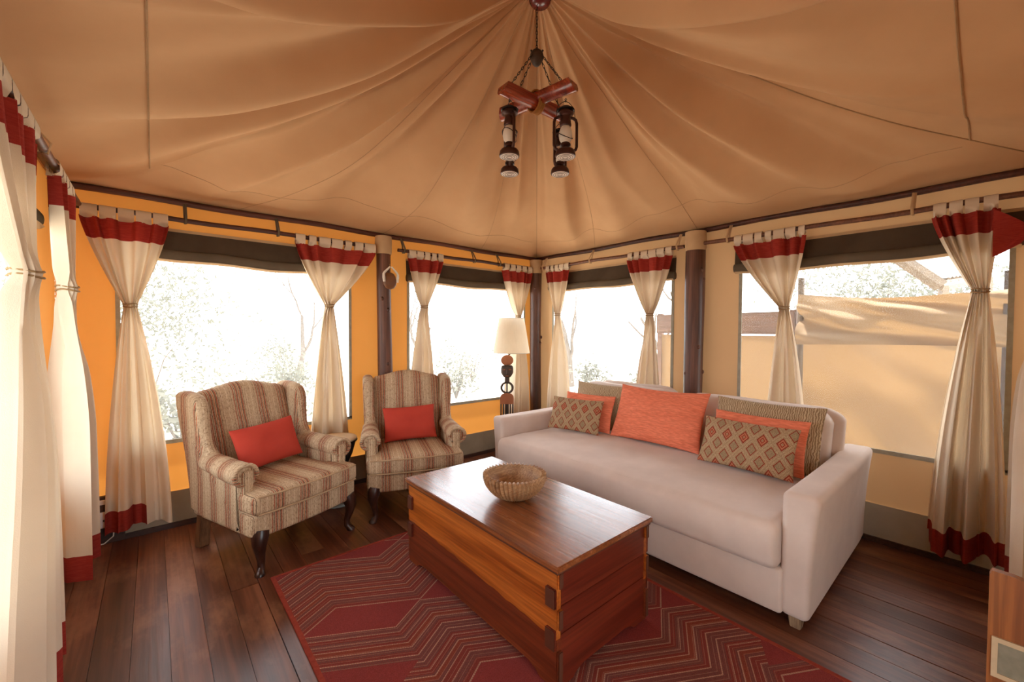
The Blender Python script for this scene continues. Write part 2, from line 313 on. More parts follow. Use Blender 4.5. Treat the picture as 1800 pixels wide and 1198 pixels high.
# ------------------------------------------------------------------ mesh helpers
class MB:
    def __init__(s): s.v = []; s.f = []
    def add(s, vs_, fs):
        o = len(s.v); s.v += [Vector(p) for p in vs_]; s.f += [tuple(i+o for i in f) for f in fs]; return s
    def box(s, lo, hi):
        x0, y0, z0 = lo; x1, y1, z1 = hi
        return s.add([(x0, y0, z0), (x1, y0, z0), (x1, y1, z0), (x0, y1, z0), (x0, y0, z1), (x1, y0, z1), (x1, y1, z1), (x0, y1, z1)],
                     [(0, 3, 2, 1), (4, 5, 6, 7), (0, 1, 5, 4), (1, 2, 6, 5), (2, 3, 7, 6), (3, 0, 4, 7)])
    def grid(s, nu, nv, fn, wrap=False):
        vs_ = [fn(i/nu, j/nv) for j in range(nv+1) for i in range(nu if wrap else nu+1)]
        st = nu if wrap else nu+1; fs = []
        for j in range(nv):
            for i in range(nu):
                a = j*st+i; b = j*st+(i+1) % st if wrap else a+1
                fs.append((a, b, b+st, a+st))
        return s.add(vs_, fs)
    def lathe(s, prof, n=24, c=(0, 0, 0), cap=True):
        cx, cy, cz = c
        vs_ = [(cx+r*math.cos(2*PI*i/n), cy+r*math.sin(2*PI*i/n), cz+z) for r, z in prof for i in range(n)]
        fs = [(j*n+i, j*n+(i+1) % n, (j+1)*n+(i+1) % n, (j+1)*n+i) for j in range(len(prof)-1) for i in range(n)]
        if cap:
            fs.append(tuple(reversed(range(n)))); fs.append(tuple((len(prof)-1)*n+i for i in range(n)))
        return s.add(vs_, fs)
    def tube(s, pts, r, n=8, closed=False, cap=True, sq=(1, 1)):
        pts = [Vector(p) for p in pts]; N = len(pts)
        rs = r if isinstance(r, (list, tuple)) else [r]*N
        vs_ = []; up = None
        for i, p in enumerate(pts):
            if closed: t = pts[(i+1) % N]-pts[i-1]
            else: t = pts[min(i+1, N-1)]-pts[max(i-1, 0)]
            t.normalize()
            if up is None:
                up = Vector((0, 0, 1)) if abs(t.z) < .9 else Vector((1, 0, 0))
            a = t.cross(up)
            if a.length < 1e-6: a = t.cross(Vector((0, 1, 0)))
            a.normalize(); b = a.cross(t).normalized(); up = b
            for k in range(n):
                an = 2*PI*k/n; vs_.append(p+a*(math.cos(an)*rs[i]*sq[0])+b*(math.sin(an)*rs[i]*sq[1]))
        fs = []
        for j in range(N if closed else N-1):
            for k in range(n):
                j2 = (j+1) % N
                fs.append((j*n+k, j*n+(k+1) % n, j2*n+(k+1) % n, j2*n+k))
        if cap and not closed:
            fs.append(tuple(reversed(range(n)))); fs.append(tuple((N-1)*n+k for k in range(n)))
        return s.add(vs_, fs)
    def rbox(s, lo, hi, r, n=2, sub=(1, 1, 1), fn=None):
        lo = Vector(lo); hi = Vector(hi); c = (lo+hi)/2; h = (hi-lo)/2; r = min(r, min(h)*.999)
        ax = []
        for k in range(3):
            e = [h[k]-r+r*math.tan(math.radians(45*i/n)) for i in range(n+1)]
            mid = [-(h[k]-r)+2*(h[k]-r)*i/sub[k] for i in range(1, sub[k])]
            ax.append([-x for x in reversed(e)]+mid+e)
        key = {}; vs_ = []; fs = []
        def vid(p):
            k = tuple(round(x, 5) for x in p)
            if k not in key:
                q = Vector([max(-(h[i]-r), min(h[i]-r, p[i])) for i in range(3)]); d = Vector(p)-q
                if d.length > 0: d.normalize()
                key[k] = len(vs_); vs_.append(q+d*r+c)
            return key[k]
        for k in range(3):
            a, b = (k+1) % 3, (k+2) % 3
            for sg in (-1, 1):
                for i in range(len(ax[a])-1):
                    for j in range(len(ax[b])-1):
                        q = []
                        for (ii, jj) in ((i, j), (i+1, j), (i+1, j+1), (i, j+1)):
                            p = [0, 0, 0]; p[k] = sg*h[k]; p[a] = ax[a][ii]; p[b] = ax[b][jj]; q.append(vid(p))
                        if sg < 0: q.reverse()
                        if len(set(q)) > 2: fs.append(tuple(dict.fromkeys(q)))
        if fn: vs_ = [fn(v) for v in vs_]
        return s.add(vs_, fs)
    def prism(s, poly, axis, a, b):
        """polygon of 2-D points extruded along axis from a to b"""
        n = len(poly)
        def P(q, t):
            l = [0, 0, 0]; l[axis] = t; l[(axis+1) % 3] = q[0]; l[(axis+2) % 3] = q[1]; return tuple(l)
        return s.add([P(q, a) for q in poly]+[P(q, b) for q in poly],
                     [tuple(reversed(range(n))), tuple(range(n, 2*n))]+[(i, (i+1) % n, n+(i+1) % n, n+i) for i in range(n)])
    def xf(s, M): s.v = [M @ v for v in s.v]; return s
    def mesh(s, name, mat, smooth=True, bevel=0):
        me = bpy.data.meshes.new(name); me.from_pydata([tuple(v) for v in s.v], [], s.f); me.update()
        bm = bmesh.new(); bm.from_mesh(me)
        if bevel:
            bmesh.ops.bevel(bm, geom=list(bm.edges), offset=bevel, segments=2, affect='EDGES', clamp_overlap=True)
        bmesh.ops.recalc_face_normals(bm, faces=bm.faces)
        for f in bm.faces: f.smooth = smooth
        bm.to_mesh(me); bm.free()
        me.materials.append(mat if not isinstance(mat, str) else MT[mat])
        if smooth and bevel == 0:
            try: me.set_sharp_from_angle(angle=math.radians(50))
            except Exception: pass
        return me
    def build(s, name, mat, parent=None, smooth=True, bevel=0, **tags):
        o = bpy.data.objects.new(name, s.mesh(name, mat, smooth, bevel)); col.objects.link(o)
        if parent is not None: o.parent = parent
        for k, v in tags.items(): o[k] = v
        return o
def tag(o, label=None, category=None, group=None, kind=None):
    for k, v in (('label', label), ('category', category), ('group', group), ('kind', kind)):
        if v: o[k] = v
    return o
def empty(name, loc=(0, 0, 0), rz=0, **tags):
    o = bpy.data.objects.new(name, None); col.objects.link(o); o.location = loc; o.rotation_euler = (0, 0, rz); o.empty_display_size = .1
    tag(o, **tags); return o
def copy_tree(o, parent=None):
    c = o.copy(); col.objects.link(c); c.parent = parent
    for ch in list(o.children): copy_tree(ch, c)
    return c
def smst(a, b, x):
    t = max(0, min(1, (x-a)/(b-a))); return t*t*(3-2*t)
def lerp(a, b, t): return a+(b-a)*t

# ------------------------------------------------------------------ room shell
XC, YD, ZE = -4.13, -4.08, 2.285          # left wall x, front wall y, eave height
AX, AY, AZ = -1.955, -2.005, 3.42         # apex

# floor of single boards
floor = empty('floor', kind='structure', label='dark stained plank floor of the tent')
MB().box((XC-.05, -6.6, -.05), (.05, .05, -.022)).build('subfloor', 'gap', floor, False)
bw = .1285
x = XC-.02; i = 0
while x < .02:
    cuts = [-6.6]
    y = -6.6+rnd.uniform(1.2, 3.2)
    while y < -.6:
        if i % 3 == 0: cuts.append(y)
        y += rnd.uniform(2.6, 4.4)
    cuts.append(.02)
    for a, b in zip(cuts, cuts[1:]):
        dz = rnd.uniform(-.0015, .0015); g = rnd.uniform(.0004, .0010)
        if i == 7: g = .0022
        MB().box((x+g, a+.001, -.022), (x+bw-g, b-.001, dz)).build('floor_plank', 'plank', floor, False, bevel=.0012)
    x += bw; i += 1

def wall_sheet(m_, u0, u1, z0, z1, holes, P, amp=.006, seed=0, step=.09):
    us = sorted(set([u0, u1]+[h[0] for h in holes]+[h[1] for h in holes])); zs = sorted(set([z0, z1]+[h[2] for h in holes]+[h[3] for h in holes]))
    def fill(l):
        o = []
        for a, b in zip(l, l[1:]):
            n = max(1, round((b-a)/step)); o += [a+(b-a)*k/n for k in range(n)]
        return o+[l[-1]]
    us = fill(us); zs = fill(zs); key = {}
    vs_ = []; fs = []
    def vid(i, j):
        if (i, j) not in key:
            u, z = us[i], zs[j]
            d = (noise.noise(Vector((u*1.3+seed, z*1.1, seed)))+.5*noise.noise(Vector((u*3.1, z*2.2+u*1.5, seed+5))))*amp
            key[(i, j)] = len(vs_); vs_.append(P(u, z, d))
        return key[(i, j)]
    for i in range(len(us)-1):
        for j in range(len(zs)-1):
            cu = (us[i]+us[i+1])/2; cz = (zs[j]+zs[j+1])/2
            if any(h[0] < cu < h[1] and h[2] < cz < h[3] for h in holes): continue
            fs.append((vid(i, j), vid(i+1, j), vid(i+1, j+1), vid(i, j+1)))
    return m_.add(vs_, fs)
PA = lambda u, z, d=0: (u, -d, z)                 # back wall, d into the room
PB = lambda u, z, d=0: (-d, u, z)                 # right wall
PC = lambda u, z, d=0: (XC+d, u, z)               # left wall
PD = lambda u, z, d=0: (u, YD+d, z)               # front wall
SILL, WTOP, SK = .605, 2.03, .25
win_A = [(-3.85, -2.335, SILL, WTOP), (-1.765, -.21, SILL, WTOP)]
win_B = [(-1.83, -.30, SILL, WTOP), (-3.85, -2.42, SILL, WTOP)]
win_C = [(-2.45, -.80, SILL, WTOP)]
for nm, mat, u0, u1, holes, P, sd in (('wall_back', 'canvas_glow_tint', XC, 0, win_A, PA, 1), ('wall_right', 'canvas_tan', YD, 0, win_B, PB, 11), ('wall_left', 'canvas_glow_tint', YD, 0, win_C, PC, 23)):
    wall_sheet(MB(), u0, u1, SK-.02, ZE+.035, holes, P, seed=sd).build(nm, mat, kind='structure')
wall_sheet(MB(), XC, 0, 0, ZE+.035, [(-3.25, -2.35, 0, 1.85)], PD, seed=31).build('wall_front', 'canvas_tan', kind='structure')  # unseen doorway gap, invented to send cool daylight onto the sofa end
for nm, u0, u1, P in (('baseboard_back', XC, 0, PA), ('baseboard_right', YD, 0, PB), ('baseboard_left', YD, 0, PC)):
    e = empty(nm, kind='structure')
    MB().grid(60, 6, lambda a, b: P(lerp(u0, u1, a), lerp(.03, SK, b), .012+.02*(1-b)+.006*noise.noise(Vector((a*14, b*2, 3))))).build('skirt_cloth', 'skirt' if nm != 'baseboard_right' else 'skirt_low', e)
    b = MB().box((0, 0, 0), (1, 1, 1)); b.v = [Vector(P(lerp(u0, u1, v.x), v.z*.035, .006+v.y*.04)) for v in b.v]
    b.build('kick_board', 'box_dark', e, False)

# roof: four sagging canvas slopes gathered in folds at the peak
def eave_pt(a):
    """a in 0..4 round the eave: 0 = left/back corner, 1 = back/right, 2 = right/front, 3 = front/left"""
    C4 = [(XC-.05, .05), (.05, .05), (.05, YD-.05), (XC-.05, YD-.05)]
    k = int(a) % 4; t = a-int(a); p, q = C4[k], C4[(k+1) % 4]
    return lerp(p[0], q[0], t), lerp(p[1], q[1], t)
FR = random.Random(21)
FOLDS = []
a = .03
while a < 3.97:
    FOLDS.append((a, FR.uniform(.022, .055), FR.uniform(.35, 1.0), FR.uniform(.42, .85))); a += FR.uniform(.085, .17)
def fold(a, t):
    d = 0
    for (c, w, s, l) in FOLDS:
        x = (a-c+.012*math.sin(9*t+c*7))
        x = (x+2) % 4-2
        if abs(x) < .25:
            f = math.exp(-abs(x/w)**1.7) * s
            reach = 1-smst(l, min(1.0, l+.4), t)
            d -= f*reach
    return d
def roof_pt(a, t, dz=0):
    ex, ey = eave_pt(min(a, 3.9999)); x = lerp(AX, ex, t); y = lerp(AY, ey, t)
    g = t+.66*t*(1-t)
    z = lerp(AZ, ZE-.005, g)
    env = min(1, t/.28)*(1-t)**.55
    d = fold(a, t)*.14*env+.05*env
    sw = math.sin(a*2*PI*2.6+1.3*math.sin(a*5)+.6)+.6*math.sin(a*2*PI*5.3+2.0*math.sin(a*3+1))
    d += .062*(1.25 if a > 3 else 1)*sw*smst(.03, .4, t)*(1-smst(.6, 1, t))
    d += .022*noise.noise(Vector((x*1.6, y*1.6, 4)))*smst(0, .3, t)*(1-smst(.85, 1, t))
    # cross pucker where the eave seam pulls
    d += .006*math.sin(a*37+3*noise.noise(Vector((a*6, 0, 0))))*smst(.55, .8, t)*(1-smst(.9, 1, t))
    return Vector((x, y, z+d+dz))
ceil = empty('ceiling', kind='structure', label='tan canvas tent ceiling gathered in folds at the peak')
for k in range(4):
    MB().grid(150, 46, lambda u, v: roof_pt(k+u, .012+.988*v)).build('roof_panel', 'roof', ceil)
def seam(fn, n=60, r=.0035):
    MB().tube([fn(i/n) for i in range(n+1)], r, 5).build('seam', 'seam', ceil)
for k in range(4): seam(lambda t: roof_pt(k+.0001, .03+.965*t, -.002), r=.0035)
for a in (.22, .5, .78, 1.22, 1.5): seam(lambda t: roof_pt(a+.03*math.sin(3*t), .05+.93*t, -.001), r=.0016)
for k in range(2): seam(lambda t: roof_pt(k+.02+.96*t, .80+.02*math.sin(t*9), -.0005), 110, .0016)
seam(lambda t: roof_pt(3.1+.9*t, .775, -.002), 90, .004)
seam(lambda t: roof_pt(2.0+.7*t, .79, -.002), 80, .004)
# eave poles
for nm, p, q in (('trim_1', (XC, -.035, ZE), (0, -.035, ZE)), ('trim_2', (-.035, 0, ZE), (-.035, YD, ZE)), ('trim_3', (XC+.035, 0, ZE), (XC+.035, YD, ZE)), ('trim_4', (XC, YD+.035, ZE), (0, YD+.035, ZE))):
    P0, P1 = Vector(p), Vector(q)
    MB().tube([P0.lerp(P1, i/24)+Vector((0, 0, .006*math.sin(i*.9))) for i in range(25)], .021, 10).build(nm, 'pole', kind='structure')
# unseen fly sheet added above the tent; its overhang keeps sun from the windows
fl = MB()
F0 = [(XC-.95, .95), (.95, .95), (.95, -7.3), (XC-.95, -7.3)]
fl.add([(x_, y_, 2.42) for x_, y_ in F0]+[(AX, AY, 3.75), (AX, -6, 3.0)], [(0, 1, 4), (1, 2, 5, 4), (2, 3, 5), (3, 0, 4, 5)])
fl.build('added_sun_fly', 'fly', kind='structure', smooth=False, label='added unseen canvas fly sheet over the tent, blocking the sun')

# windows: gauze pane and grey binding
def window(n, h, P):
    e = empty('window_%d' % n, kind='structure')
    u0, u1, z0, z1 = h
    MB().grid(12, 10, lambda a, b: P(lerp(u0, u1, a), lerp(z0, z1, b), -.006+.004*math.sin(a*9+b*5))).build('gauze_pane', 'gauze', e)
    for (a0, a1, b0, b1) in ((u0-.012, u0+.012, z0, z1), (u1-.012, u1+.012, z0, z1), (u0-.012, u1+.012, z0-.014, z0+.014)):
        b = MB().box((0, 0, 0), (1, 1, 1)); b.v = [Vector(P(lerp(a0, a1, v.x), lerp(b0, b1, v.z), .001+.009*v.y)) for v in b.v]
        b.build('binding', 'binding', e, False)
for n, (h, P) in enumerate(((win_A[0], PA), (win_A[1], PA), (win_B[0], PB), (win_B[1], PB), (win_C[0], PC)), 1): window(n, h, P)

# ------------------------------------------------------------------ tent posts
def post(x, y, r, label, sd):
    e = empty('tent_post', (x, y, 0), label=label, category='post', group='dark log posts holding the tent')
    n = 16
    def F(u, v):
        z = v*2.26; an = u*2*PI
        rr = r*(1+.04*math.sin(z*2.1+sd))*(1+.05*noise.noise(Vector((math.cos(an)*1.3+sd, math.sin(an)*1.3, z*2.5))))
        return (rr*math.cos(an)+.01*math.sin(z*1.6+sd), rr*math.sin(an), z)
    b = MB().grid(n, 36, F, wrap=True); t = len(b.v); b.f.append(tuple(t-n+i for i in range(n))); b.build('shaft', 'post', e)
    MB().lathe([(r+.004, 2.10), (r+.009, 2.12), (r+.010, 2.2), (r+.008, 2.262), (r-.02, 2.264)], 20, (.01*math.sin(2.15*1.6+sd), 0, 0), True).build('canvas_sleeve', 'blind_edge', e, label='beige canvas sleeve round the post top')
    for k in range(5):
        z = rnd.uniform(.9, 1.95); an = rnd.uniform(2.6, 5.4)
        cx, cy = r*1.0*math.cos(an), r*1.0*math.sin(an)
        kb = MB().lathe([(.004, -.02), (.014, -.012), (.017, 0), (.014, .012), (.004, .02)], 10)
        kb.xf(Matrix.Translation((cx*.93, cy*.93, z))).build('knot', 'post', e)
post(-2.04, -.074, .066, 'dark log post between the two back windows, behind the armchairs', 1.0)
post(-.095, -.095, .070, 'dark log post standing in the room corner beside the floor lamp', 2.3)
post(-.105, -2.08, .078, 'dark log post between the two right windows, behind the sofa', 4.1)

# ------------------------------------------------------------------ curtain rods
def rod(P, u0, u1, label, mat='rod', n=.115, loops=()):
    e = empty('curtain_rod', P((u0+u1)/2, 2.15, n), label=label, category='curtain rod', group='curtain rods along the walls')
    o = Vector(e.location)
    b = MB().tube([Vector(P(lerp(u0, u1, i/14), 2.15+.004*math.sin(i), n))-o for i in range(15)], .0165, 10); b.build('rod', mat, e)
    for u in loops:
        pts = [Vector(P(u, ZE-.005, .05))-o, Vector(P(u, 2.2, n-.022))-o, Vector(P(u+.002, 2.128, n-.015))-o, Vector(P(u+.004, 2.125, n+.012))-o, Vector(P(u+.006, 2.17, n+.022))-o, Vector(P(u+.006, ZE-.01, .06))-o]
        MB().tube(pts, .006, 6, sq=(1.3, .5)).build('hanging_loop', 'blind_roll' if mat == 'pole' else 'blind_edge', e)
rod(PA, -4.03, -2.15, 'dark curtain rod above the left window of the back wall', 'pole', loops=(-3.5, -2.93))
rod(PA, -1.925, -.19, 'dark curtain rod above the back window beside the corner', 'pole', loops=(-1.87, -1.05, -.70))
rod(PB, -1.99, -.20, 'curtain rod above the corner window of the right wall', loops=(-.24, -.95, -1.93))
rod(PB, -3.93, -2.165, 'light brown curtain rod above the window behind the sofa arm', loops=(-2.36, -3.45))
rod(PC, -3.9, -.16, 'curtain rod running along the left wall beside the camera', n=.12, loops=(-1.2, -2.5))

# ------------------------------------------------------------------ curtains
def curtain(P, label, top, tie, bot, zt=1.585, zb=.09, tw=.032, nf=6, sd=0, n0=.115, hem=(0, 1), flip=False, ntab=6, ztop=2.095, zband=1.968, hemh=.135, fa=1.0, grp='cream curtains tied in at the waist'):
    o0 = Vector(P((top[0]+top[1])/2, 0, n0))
    e = empty('curtain', o0, label=label, category='curtain', group=grp)
    rr = random.Random(sd); ph = rr.uniform(0, 6); ph2 = rr.uniform(0, 6)
    jit = [rr.uniform(-.8, .8) for _ in range(4)]
    def S(u, z):
        if z >= zt:
            q = (ztop-z)/(ztop-zt); q = max(0, min(1, q))
            # fabric fans in towards the tie, hanging almost straight at the band
            k = q**1.25
            l = lerp(top[0], tie-tw, k); r = lerp(top[1], tie+tw, k)
            A = lerp(.025, .028, q)
        else:
            q = (zt-z)/(zt-zb); q = max(0, min(1.02, q)); k = 1-(1-min(1, q))**2.1
            k = .75*k+.25*min(1, q)
            l = lerp(tie-tw, bot[0], k); r = lerp(tie+tw, bot[1], k)
            A = lerp(.028, .052, smst(0, .5, q))*fa
        # bundle round the cord: pleats crowd into a lens section
        near = math.exp(-((z-zt)/.05)**2)
        uu = u+.018*math.sin(2*PI*nf*u+ph2)*(1-near)
        s = lerp(l, r, uu)
        fw = 2*PI*(nf*u+.35*math.sin(2*PI*u+jit[0])+jit[1]*.3)
        w = math.sin(fw+ph); w = math.copysign(abs(w)**.75, w)
        w += .35*math.sin(fw*.5+ph2)
        if z < zt:
            wl = math.sin(2*PI*(u*nf*.55)+ph2+jit[2]); wl = math.copysign(abs(wl)**.6, wl)+.35*math.sin(2*PI*u*nf*1.3+ph)
            w = lerp(w, wl*1.25, smst(zt-.02, zt-.45, z))
        n = n0+A*w
        n = lerp(n, n0+.012+.040*math.sin(fw+ph)*math.sqrt(max(0, 1-(2*u-1)**2)+.02), near)
        n = max(n, .018)
        return s, n
    def pt(u, z):
        s, n = S(u, z); zz = z
        if z < .4: zz += .018*math.sin(PI*u*1.7+jit[3]*2)*(1-(z-zb)/.4) if z >= zb else 0
        return Vector(P(s, zz, n))-o0
    nu = nf*12
    def strip(name, z0, z1, nv, mat, u0=0, u1=1, grow=0, **k):
        b = MB().grid(max(6, round(nu*(u1-u0))), nv, lambda a, c: pt(lerp(u0, u1, a), lerp(z0, z1, c))); return b.build(name, mat, e, **k)
    strip('header_band', ztop, zband, 5, 'curtain_red', label='dark red band below the tabs')
    strip('cloth', zband, zb+hemh, 60, 'cream')
    h0, h1 = hem
    if h0 > 0: strip('hem_lining', zb+hemh, zb, 6, 'cream', 0, h0)
    if h1 < 1: strip('hem_lining', zb+hemh, zb, 6, 'cream', h1, 1)
    if h1 > h0: strip('hem_band', zb+hemh, zb, 6, 'curtain_red', h0, h1, label='dark red hem')
    # tabs over the rod
    for i in range(ntab):
        u = (i+.5)/ntab; wd = .80/ntab
        def tabf(a, b):
            uu = u+(a-.5)*wd; s, n = S(uu, ztop)
            seq = b*1.0
            if b < .35: t = b/.35; return Vector(P(s, lerp(ztop-.004, 2.15, t), lerp(n, n0+.0225, min(1, t/.45))))-o0
            if b < .65:
                t = (b-.35)/.3*PI; return Vector(P(s, 2.15+.0235*math.sin(t), n0+.0225*math.cos(t)))-o0
            t = (b-.65)/.35; return Vector(P(s, lerp(2.15, ztop-.004, t), lerp(n0-.0225, n-.004, max(0, (t-.5)/.5))))-o0
        MB().grid(5, 20, tabf).build('tab', 'cream', e)
    # cord
    for k in range(2):
        zz = zt+.008-.018*k; pts = []
        for i in range(26):
            an = 2*PI*i/26; pts.append(Vector(P(tie+(tw+.003)*math.cos(an), zz+.004*math.sin(an*2+k), n0+.012+.041*math.sin(an)))-o0)
        MB().tube(pts, .0042, 6, closed=True).build('tie_cord', 'cord', e)
    return e
curtain(PA, 'cream tied curtain left of the big back window, by the left room corner', (-4.01, -3.585), -3.785, (-3.925, -3.59), sd=3, hem=(0, .62), nf=5, ntab=5, zt=1.55, fa=.5)
curtain(PA, 'cream tied curtain between the left armchair and the log post', (-2.82, -2.15), -2.55, (-2.74, -2.37), sd=9, nf=5, ntab=7, zt=1.60)
curtain(PA, 'cream tied curtain directly behind the right armchair', (-1.82, -1.43), -1.655, (-1.82, -1.48), sd=14, nf=4, ntab=5, zt=1.63)
curtain(PA, 'cream tied curtain behind the floor lamp', (-.635, -.185), -.415, (-.60, -.25), sd=17, nf=5, ntab=5, zt=1.57)
curtain(PB, 'cream tied curtain just right of the corner post, behind the far sofa arm', (-.655, -.285), -.487, (-.66, -.27), sd=20, nf=4, ntab=5, zt=1.59, fa=.7)
curtain(PB, 'cream tied curtain left of the log post behind the sofa', (-1.885, -1.405), -1.665, (-1.80, -1.46), sd=25, nf=5, ntab=6, zt=1.56, fa=.6)
curtain(PB, 'cream tied curtain right of the log post behind the sofa', (-2.905, -2.405), -2.77, (-2.96, -2.62), sd=31, nf=5, ntab=7, zt=1.58, fa=.6)
curtain(PB, 'cream tied curtain at the far right beside the beige outdoor screen', (-3.80, -3.525), -3.735, (-3.86, -3.54), sd=36, nf=5, ntab=4, zt=1.64, zb=.10, fa=1.15)
curtain(PC, 'cream tied curtain on the left wall, the farther of the two', (-1.0, -.50), -.74, (-.76, -.24), sd=41, nf=5, ntab=5, zt=1.60, n0=.12, tw=.035, zb=.08)
curtain(PC, 'cream tied curtain at the left edge of the photo, nearest the camera', (-2.15, -1.42), -1.64, (-2.25, -1.36), sd=46, nf=7, ntab=7, zt=1.585, n0=.12, tw=.05, zb=.09, hem=(.0, 1))
curtain(PD, 'cream curtain at the lower right edge beside the wooden cabinet', (-.85, -.12), -.55, (-.95, -.2), sd=52, nf=6, ntab=7, zt=1.6, n0=.14, zb=.1)
# flopped corner of the far right curtain header
def flapf(u, v):
    # u across from the header edge outwards, v along the band
    y_ = lerp(-3.775, -3.925, u*(1-.35*v)); z_ = lerp(2.085, 1.82, v)-.13*u*(1-v)+.06*u*v
    return Vector(PB(y_, z_, .150+.02*math.sin(u*4+v*3)))
b = MB().grid(10, 10, flapf)
b.build('curtain_header_flap', 'curtain_red', label='loose red header corner flopped over the far right curtain', category='curtain flap')

# ------------------------------------------------------------------ rolled blinds
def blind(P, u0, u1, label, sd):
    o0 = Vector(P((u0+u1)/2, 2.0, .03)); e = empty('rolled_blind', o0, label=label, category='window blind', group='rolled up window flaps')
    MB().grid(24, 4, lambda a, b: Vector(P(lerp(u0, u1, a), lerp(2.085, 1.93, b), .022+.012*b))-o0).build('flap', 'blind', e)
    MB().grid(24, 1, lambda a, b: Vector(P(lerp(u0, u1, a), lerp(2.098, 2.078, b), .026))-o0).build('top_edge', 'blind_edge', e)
    N = 40
    def roll(u, v):
        t = v; s = lerp(u0, u1, t); an = u*2*PI
        r = .036*(1+.10*noise.noise(Vector((t*9, sd, math.cos(an)))))
        if t < .02 or t > .98: r *= .8
        sag = .014*math.sin(PI*t)+.006*math.sin(t*13+sd)
        return Vector(P(s, 1.915-sag+r*1.15*math.sin(an), .040+r*.8*math.cos(an)))-o0
    b = MB().grid(14, N, roll, wrap=True); n = len(b.v); b.f.append(tuple(range(14))); b.f.append(tuple(n-14+i for i in range(14)))
    b.build('roll', 'blind_roll', e)
    def edge(a, c):
        s = lerp(u0+.01, u1-.01, a); sag = .014*math.sin(PI*a)+.006*math.sin(a*13+sd)
        an = -2.2+c*1.5
        return Vector(P(s, 1.915-sag+.045*math.sin(an), .040+.033*math.cos(an)))-o0
    MB().grid(30, 4, edge).build('roll_edge', 'blind_edge', e)
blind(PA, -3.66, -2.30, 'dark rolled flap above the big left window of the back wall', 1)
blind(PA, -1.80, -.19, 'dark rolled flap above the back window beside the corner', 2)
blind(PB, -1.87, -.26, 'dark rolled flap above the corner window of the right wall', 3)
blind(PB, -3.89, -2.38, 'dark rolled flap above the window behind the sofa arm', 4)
blind(PC, -2.47, -.77, 'dark rolled flap above the left wall window', 5)

